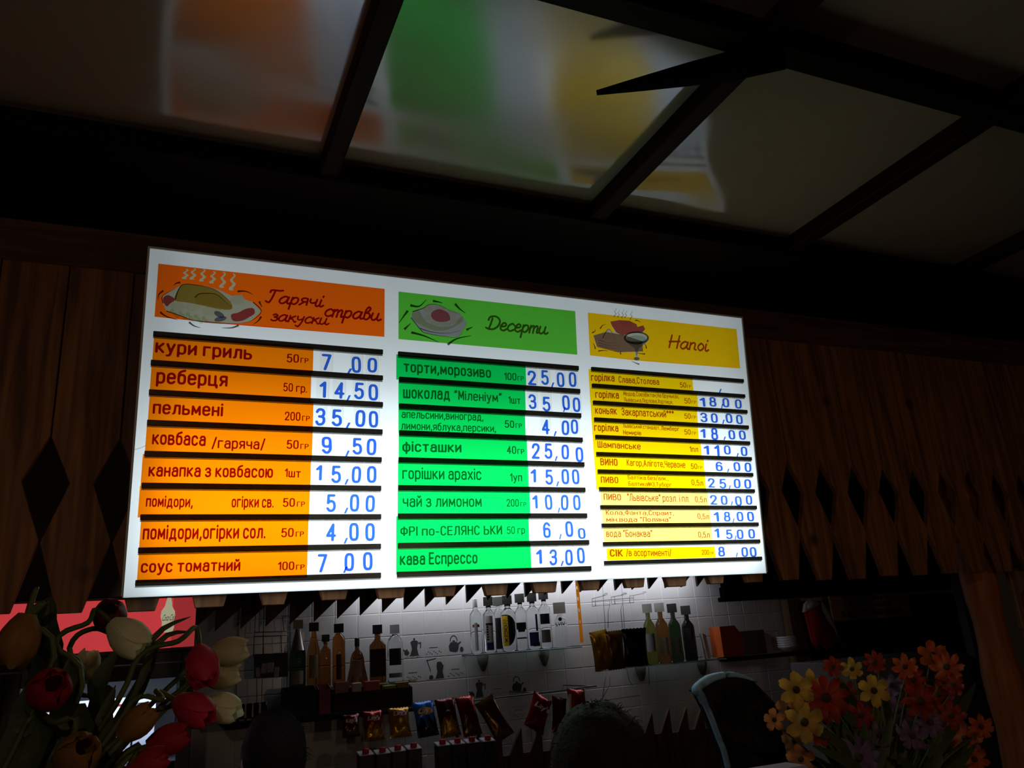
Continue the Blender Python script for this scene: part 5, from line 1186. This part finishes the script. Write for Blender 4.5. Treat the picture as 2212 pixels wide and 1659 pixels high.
def tulip(px, py, Y, dirpx, mat, label, size=1.0, via=None, leaf=None, group='tulips in the dark vase'):
    size *= .80
    c = atY(px, py, Y); s = mpp(c)
    d2 = atY(px + dirpx[0], py + dirpx[1], Y - .0 + dirpx[2]) - c; d = d2.normalized()
    o = empty('tulip', vb + Vector((random.uniform(-.02, .02), random.uniform(-.02, .02), .19))); tag(o, label, 'flower', group)
    L = .066*size; base = c - d*L*.5
    q = d.to_track_quat('Z', 'Y').to_matrix().to_4x4(); ma, mb = tulip_meshes(mat)
    for k in range(6):
        me = ma if k % 2 == 0 else mb
        link('petal', me, mat, o, Matrix.Translation(base - o.location) @ q @ Matrix.Scale(size, 4) @ Matrix.Rotation(k*math.pi/3 + .3, 4, 'Z'))
    path = [Vector((0, 0, 0))] + ([(atY(*v, Y) - o.location) for v in via] if via else [((base - o.location)*.5 + Vector((0, 0, .02)))]) + [base - d*.03 - o.location, base + d*.004 - o.location]
    bm = B(); tube(bm, smooth_pts(path, 5), .0032, 8); obj('stem', bm, M_stem, o, True)
    if leaf: blade([Vector((0, 0, 0))] + [atY(*v, Y + .02) - o.location for v in leaf], .035, 'leaf', M_leaf, o)
    return o
T_w, T_p, T_r, T_d, T_c, T_o = petmat('tulip_white', lin((232, 232, 204)), lin((246, 246, 226))), petmat('tulip_pink', lin((196, 36, 74)), lin((228, 66, 104))), petmat('tulip_red', lin((160, 24, 36)), lin((196, 40, 52))), petmat('tulip_dark_red', lin((96, 16, 40)), lin((128, 26, 56))), petmat('tulip_cream', lin((196, 186, 150)), lin((222, 214, 184))), petmat('tulip_ochre', lin((140, 100, 48)), lin((176, 132, 70)))
tulip(279, 1377, 1.12, (60, 50, -.02), T_w, 'bright white tulip drooping in front of the red header', 1.12, [(150, 1560), (120, 1390), (190, 1345)], [(60, 1550), (95, 1340), (112, 1290)])
tulip(238, 1332, 1.16, (-10, -40, -.05), T_d, 'dark red tulip directly in front of the red header', 1.0, [(140, 1560), (150, 1400), (200, 1358)])
tulip(40, 1385, 1.10, (-20, 60, 0), T_o, 'ochre tulip hanging down before the red header', 1.15, [(90, 1500), (60, 1340), (100, 1300), (60, 1330)])
tulip(437, 1440, 1.10, (10, 60, -.02), T_p, 'pink tulip beside two dim white tulips', 1.02, [(200, 1600), (300, 1420), (385, 1385)])
tulip(496, 1408, 1.22, (60, -10, 0), T_c, 'pale tulip above the other pale one near the wire rack', .98, [(240, 1620), (400, 1450)])
tulip(478, 1458, 1.24, (60, -5, 0), T_c, 'pale tulip just under another pale one near the wire rack', .98, [(260, 1620), (400, 1480)])
tulip(420, 1533, 1.08, (60, 30, -.02), T_p, 'pink tulip touching a cream tulip above the black counter', 1.0, [(200, 1640), (290, 1512), (350, 1512)])
tulip(481, 1528, 1.14, (60, 20, -.02), T_w, 'cream tulip touching the pink tulip near the drinking glasses', .95, [(220, 1640), (380, 1520)])
tulip(296, 1562, 1.02, (45, -40, 0), T_o, 'beige tulip in front of the lit fridge cartons', .82, [(200, 1680), (250, 1620)])
tulip(364, 1598, 1.04, (60, -20, 0), T_r, 'deep red tulip leaning over the lit fridge cartons', .85, [(220, 1680), (300, 1640)])
tulip(318, 1652, .98, (60, -30, 0), T_r, 'deep red tulip lowest in the vase by the fridge', .8, [(230, 1690), (270, 1670)])
tulip(105, 1492, 1.05, (30, -40, -.05), T_r, 'open dark red tulip in front of the dark fridge door', 1.1, [(130, 1640), (110, 1560)])
tulip(185, 1440, 1.26, (20, -50, 0), T_c, 'dim cream tulip half hidden behind the stems', .85, [(160, 1600), (175, 1500)])
tulip(165, 1635, .98, (30, -40, -.03), T_o, 'ochre tulip low in front of the fridge door', 1.05, [(150, 1720), (155, 1690)])
tulip(95, 1432, 1.24, (-10, -50, 0), T_d, 'dim purplish tulip behind the stems on the fridge side', .95, [(130, 1600), (100, 1500)])
def leafthing(pts, Y, w, label):
    o = empty('tulip_leaf', vb + Vector((0, 0, .18))); tag(o, label, 'leaf', 'long leaves in the tulip vase')
    blade([Vector((0, 0, 0))] + [atY(*p, Y) - o.location for p in pts], w, 'leaf_blade', M_leaf, o)
for pts, Y, w in (([(130,1560),(98,1400),(108,1300)],1.14,.013),([(250,1560),(330,1380),(412,1332)],1.12,.010),([(250,1580),(340,1390),(414,1364)],1.16,.010),([(180,1600),(210,1480),(255,1400)],1.2,.03),([(60,1640),(40,1560),(60,1480)],1.1,.03),([(240,1640),(330,1560),(420,1470)],1.2,.008),([(140,1640),(130,1540),(150,1420)],1.08,.03),([(190,1640),(215,1560),(250,1480)],1.1,.016)):
    leafthing(pts, Y, w, 'long dark green leaf rising among the tulips')

# bright bouquet
vr = Vector((atY(1880, 1620, 1.45).x, 1.45, TZ))
tag(obj('flower_vase', lathe(B(), [(.06, 0), (.085, .02), (.09, .14), (.06, .24), (.055, .27), (.062, .285), (.055, .285), (.05, .25), (.03, .05), (.001, .04)], 28, False), M_vase, None, True, Matrix.Translation(vr)), 'dark vase holding the bright mixed bouquet', 'vase')
DM = {}
def daisy_mesh(mat, n, L, w):
    k = (mat.name, n)
    if k not in DM: DM[k] = petal_mesh(L, w, lambda t: .010*math.sin(math.pi*t*.9), -.12); DM[k].materials.append(mat)
    return DM[k]
M_eye = pm('flower_eye', lin((60, 40, 20)), .8, bump=.4, bscale=200)
D_y, D_o, D_r, D_v, D_pk = petmat('petal_yellow', lin((184, 138, 48)), lin((206, 166, 76))), petmat('petal_orange', lin((186, 74, 24)), lin((206, 98, 38))), petmat('petal_red', lin((140, 34, 22)), lin((168, 52, 32))), petmat('petal_violet', lin((104, 76, 112)), lin((136, 104, 142))), petmat('petal_apricot', lin((180, 108, 64)), lin((200, 136, 86)))
NM = {'petal_yellow': 'yellow', 'petal_orange': 'orange', 'petal_red': 'red', 'petal_violet': 'violet', 'petal_apricot': 'apricot'}
def daisy(px, py, Y, mat, npet, size, tx=0, ty=0):
    c = atY(px, py, Y); o = empty('bouquet_flower', vr + Vector((random.uniform(-.03, .03), random.uniform(-.03, .03), .2)))
    zone = 'towards the blue-rimmed casing' if px < 1770 else ('towards the log post' if px > 1995 else 'before the cabinet')
    tag(o, '%s %s flower with %d petals, %s in the bouquet, %s' % ('large' if size > 1.15 else ('small' if size < .85 else 'middling'), NM[mat.name], npet, 'high' if py < 1480 else ('low' if py > 1570 else 'halfway up'), zone), 'flower', '%s flowers in the bright bouquet' % NM[mat.name])
    d = (ORG - c).normalized() + Vector((tx, 0, ty)); d.normalize(); q = d.to_track_quat('Z', 'Y').to_matrix().to_4x4(); me = daisy_mesh(mat, npet, .030, .62*2*math.pi*.030/npet*1.02)
    for k in range(npet):
        link('petal', me, mat, o, Matrix.Translation(c - o.location) @ q @ Matrix.Scale(size, 4) @ Matrix.Rotation(2*math.pi*k/npet, 4, 'Z') @ Matrix.Rotation(math.radians(-74 + random.uniform(-10, 10)), 4, 'X') @ Matrix.Translation((0, 0, .004)))
    obj('flower_centre', lathe(B(), [(.007*size, 0), (.006*size, .003*size), (.003*size, .005*size), (.0005, .0055*size)], 12), M_eye, o, True, Matrix.Translation(c - o.location) @ q)
    bm = B(); e = c - o.location; tube(bm, smooth_pts([Vector((0, 0, 0)), e*.55 + Vector((0, 0, .015)), e - d*.02, e - d*.001], 4), .002, 6); obj('stem', bm, M_stem, o, True)
    if random.random() < .7: blade([e*.4, e*.62 + Vector((.02, -.01, 0)), e*.78 + Vector((.045*random.choice((-1, 1)), -.01, .01))], .024, 'leaf', M_leaf, o)
FL = [(1720,1490,D_y,6,1.1),(1755,1477,D_y,6,1.0),(1737,1516,D_y,6,1.0),(1785,1507,D_r,9,1.45),(1822,1500,D_r,9,1.1),(1795,1535,D_r,7,.9),(1888,1492,D_y,6,1.05),(1705,1530,D_pk,5,.9),(1732,1525,D_pk,5,.9),(1673,1555,D_pk,5,.7),(1738,1560,D_y,6,1.25),(1715,1600,D_pk,5,.8),(1730,1640,D_pk,5,.9),(1855,1636,D_v,9,1.4),(1840,1445,D_y,6,.8),(1890,1430,D_r,8,.8),(1955,1440,D_o,7,.9),(2015,1415,D_o,6,1.1),(2045,1440,D_o,8,1.2),(1975,1470,D_r,8,.9),(1990,1515,D_r,8,1.2),(1940,1535,D_v,8,1.0),(1860,1545,D_r,7,.9),(1970,1590,D_v,8,1.1),(2085,1595,D_o,8,1.2),(2120,1570,D_o,7,.9),(2055,1545,D_r,8,1.0),(1925,1480,D_v,7,.9),(2030,1500,D_r,7,1.0),(1900,1590,D_v,7,.9),(2010,1560,D_v,8,1.0),(2105,1640,D_o,7,1.0),(2060,1480,D_r,7,.8),(1770,1590,D_r,7,.7),(1960,1640,D_v,7,.9),(1800,1440,D_r,7,.7)]
for k, (x, y, mt, n, sz) in enumerate(FL):
    daisy(x, y, 1.38 + .16*((k*37) % 10)/10, mt, n, sz, random.uniform(-.5, .5), random.uniform(-.2, .6))
for k in range(16):
    x, y = random.uniform(1700, 2110), random.uniform(1440, 1650); o = empty('bouquet_leaf', vr + Vector((0, 0, .2))); tag(o, 'dark green leaf sprig inside the bright bouquet', 'leaf', 'leaf sprigs of the bright bouquet')
    e = atY(x, y, 1.5) - o.location; blade([e*.3, e*.65 + Vector((.02, 0, .01)), e], .034, 'leaf_blade', M_leaf, o)
tbp = atY(1676, 1656, 1.3); tag(obj('paper_napkin', bbox((-.05, -.03, -.012), (.05, .03, 0), .004), pm('lavender_paper', lin((150, 140, 170)), .8), None, False, Matrix.Translation((tbp.x, 1.3, tbp.z))), 'pale lavender folded napkin on a box beside the bouquet', 'napkin')
nb = empty('napkin_box', (tbp.x, 1.3, TZ)); tag(nb, 'dark upright box carrying the folded lavender napkin', 'box'); obj('box_body', bbox((-.06, -.035, 0), (.06, .035, tbp.z - .0125 - TZ), .003), M_ck, nb); obj('box_lid', bbox((-.063, -.038, tbp.z - .03 - TZ), (.063, .038, tbp.z - .0125 - TZ), .002), M_ck, nb)

# ------------------------------------------------------------------ people, seen from behind
def person(px, ptop, Y, hairw, label, yaw, hair, coat, skin):
    top = atY(px, ptop, Y); H = top.z; k = H / 1.72
    o = empty('person', (top.x, Y, 0), (0, 0, yaw)); tag(o, label, 'person')
    J = [(0,0,.95),(0,.005,1.10),(0,.01,1.28),(0,.0,1.43),(0,-.01,1.50),(0,-.02,1.585),(0,-.025,1.655)]
    R_ = [.145,.13,.15,.12,.055,.075,.07]
    E_ = [(i, i+1) for i in range(6)]
    def chain(start, pts, rs):
        p = start
        for q, r in zip(pts, rs): J.append(q); R_.append(r); E_.append((p, len(J)-1)); p = len(J)-1
        return p
    for s in (-1, 1):
        w = chain(3, [(s*.19,0,1.41),(s*.24,.01,1.13),(s*.25,-.06,.90),(s*.25,-.08,.85)], [.062,.048,.036,.03])
        chain(0, [(s*.09,0,.90),(s*.1,-.01,.50),(s*.1,.02,.09),(s*.1,-.10,.035)], [.095,.065,.045,.04])
        for f in range(4): chain(w, [(s*(.25 - .0 + .004*f), -.11 + .019*f, .80), (s*.248, -.115 + .019*f, .775 - .004*abs(f-1.5)), (s*.24, -.117 + .019*f, .755 - .006*abs(f-1.5))], [.010,.0085,.0075])
        chain(w, [(s*.238, -.115, .835), (s*.23, -.13, .805)], [.011, .009])
    me = bpy.data.meshes.new('body'); me.from_pydata([(x*k, y*k, z*k) for x, y, z in J], E_, [])
    b = link('body', me, coat, o); b.modifiers.new('skin', 'SKIN'); lay = me.skin_vertices[0] if me.skin_vertices else None
    if lay is None:
        bm = bmesh.new(); bm.from_mesh(me); bm.verts.layers.skin.verify(); bm.to_mesh(me); bm.free(); lay = me.skin_vertices[0]
    for i, r in enumerate(R_): lay.data[i].radius = (r*k, r*k*(.8 if i < 4 else 1)); lay.data[i].use_root = (i == 0)
    sd = b.modifiers.new('smooth', 'SUBSURF'); sd.levels = 2; sd.render_levels = 2
    # head with face, facing local -y
    hm = B(); bmesh.ops.create_uvsphere(hm, u_segments=24, v_segments=16, radius=1)
    for v in hm.verts:
        x, y, z = v.co; jaw = 1 - .28*max(0, -z); v.co = (x*.076*jaw, y*.095*(1 - .12*max(0, -z)*(y > 0)) , z*.118)
        if y < -.85 and abs(x) < .25 and -.35 < z < .1: v.co.y -= .018
    hd = obj('head', hm, skin, o, True, Matrix.Translation((0, -.025*k, H - .118*k - .012)) @ Matrix.Scale(k, 4))
    for s in (-1, 1):
        e = B(); bmesh.ops.create_uvsphere(e, u_segments=10, v_segments=8, radius=.011); obj('eye', e, M_white, hd, True, Matrix.Translation((s*.03, -.083, .005)))
        e = B(); bmesh.ops.create_uvsphere(e, u_segments=10, v_segments=8, radius=1); obj('ear', e, skin, hd, True, Matrix.Translation((s*.078, .005, -.01)) @ Matrix.Diagonal((.012, .022, .032, 1)))
    mo = B(); bmesh.ops.create_uvsphere(mo, u_segments=10, v_segments=8, radius=1); obj('mouth', mo, pm('lips', lin((120, 60, 54)), .5), hd, True, Matrix.Translation((0, -.085, -.055)) @ Matrix.Diagonal((.024, .008, .007, 1)))
    # hair: shell over skull and nape plus short strands
    hb_ = B(); bmesh.ops.create_uvsphere(hb_, u_segments=32, v_segments=24, radius=1)
    rnd = random.Random(int(px)); kill = []
    for v in hb_.verts:
        x, y, z = v.co; n_ = 1 + .025*math.sin(9*x + 4*z) + .02*math.sin(13*y + 7*x)
        if (y < -.55 and z < .35) or z < -.72: kill.append(v)
        v.co = (x*hairw/2*n_, y*.108*n_ + .006, z*.122*n_)
    bmesh.ops.delete(hb_, geom=kill, context='VERTS')
    ho = obj('hair', hb_, hair, hd, True, Matrix.Translation((0, .004, .012)))
    ho.modifiers.new('t', 'SOLIDIFY').thickness = .006
    st = B()
    for q in range(260):
        a = rnd.uniform(-.4, math.pi + .4); el = rnd.uniform(-.2, 1.5); d = Vector((math.cos(a)*math.cos(el)*hairw/2, math.sin(a)*math.cos(el)*.108, math.sin(el)*.122)); t = Vector((rnd.uniform(-1, 1), rnd.uniform(0, 1), rnd.uniform(-1, .2)))*.012
        tube(st, [d*.99, d*1.04 + t*.5, d*1.045 + t*1.4], [.0011, .0009, .0003], 3)
    so = obj('hair_strands', st, hair, hd, False, Matrix.Translation((0, .004, .012))); so['kind'] = 'stuff'
    return o
M_skin = pm('skin', lin((190, 140, 116)), .55); M_coat = pm('dark_coat', lin((26, 24, 28)), .85, bump=.2, bscale=80); M_coat2 = pm('dark_jacket', lin((20, 20, 30)), .8, bump=.2, bscale=80)
H_b = pm('brown_hair', lin((22, 14, 11)), .8, bump=.5, bscale=150); H_k = pm('black_hair', lin((9, 9, 9)), .8, bump=.5, bscale=150)
person(598, 1532, 2.25, .172, 'person with brown hair standing before the drinking glasses, seen from behind', math.pi + .15, H_b, M_coat, M_skin)
person(1292, 1518, 1.42, .205, 'person with black bushy hair standing below the menu board, seen from behind', math.pi - .2, H_k, M_coat2, M_skin)

# unseen warm lamps added behind the viewer; this one brightens notice and mitt
rl = empty('added_warm_lamp', (1.2, -.35, ZC)); tag(rl, 'low hanging warm lamp added out of view on the right to brighten the notice and mitt', 'lamp')
bm = B(); tube(bm, [(0, 0, 0), (0, 0, -.95)], .004, 6); obj('cord', bm, M_black, rl)
obj('shade', lathe(B(), [(.03, -.95), (.12, -1.02), (.118, -1.02), (.028, -.952)], 24, False), pm('lamp_shade', lin((150, 90, 50)), .7), rl, True)
bm = B(); bmesh.ops.create_uvsphere(bm, u_segments=12, v_segments=8, radius=.03); obj('bulb', bm, pm('bulb', (.9,.8,.6), .3, emit=(1, .6, .3), es=2.0), rl, True, Matrix.Translation((0, 0, -1.0)))
ld = bpy.data.lights.new('fill_light', 'POINT'); ld.energy = 6.0; ld.color = (1, .68, .42); ld.shadow_soft_size = .04
lo = bpy.data.objects.new('fill_light', ld); COL.objects.link(lo); lo.parent = rl; lo.location = (0, 0, -1.06)
# the other added lamp, unseen front light for the planks
rl = empty('added_warm_lamp', (-.4, -.9, ZC)); tag(rl, 'warm lamp added out of view behind the viewer to brighten the planks', 'lamp')
bm = B(); tube(bm, [(0, 0, 0), (0, 0, -.25)], .004, 6); obj('cord', bm, M_black, rl)
obj('shade', lathe(B(), [(.03, -.25), (.12, -.36), (.118, -.36), (.028, -.252)], 24, False), pm('lamp_shade', lin((150, 90, 50)), .7), rl, True)
bm = B(); bmesh.ops.create_uvsphere(bm, u_segments=12, v_segments=8, radius=.03); obj('bulb', bm, pm('bulb', (.9,.8,.6), .3, emit=(1, .6, .3), es=2.0), rl, True, Matrix.Translation((0, 0, -.33)))
ld = bpy.data.lights.new('fill_light', 'POINT'); ld.energy = 8.0; ld.color = (1, .70, .46); ld.shadow_soft_size = .04
lo = bpy.data.objects.new('fill_light', ld); COL.objects.link(lo); lo.parent = rl; lo.location = (0, 0, -.40)
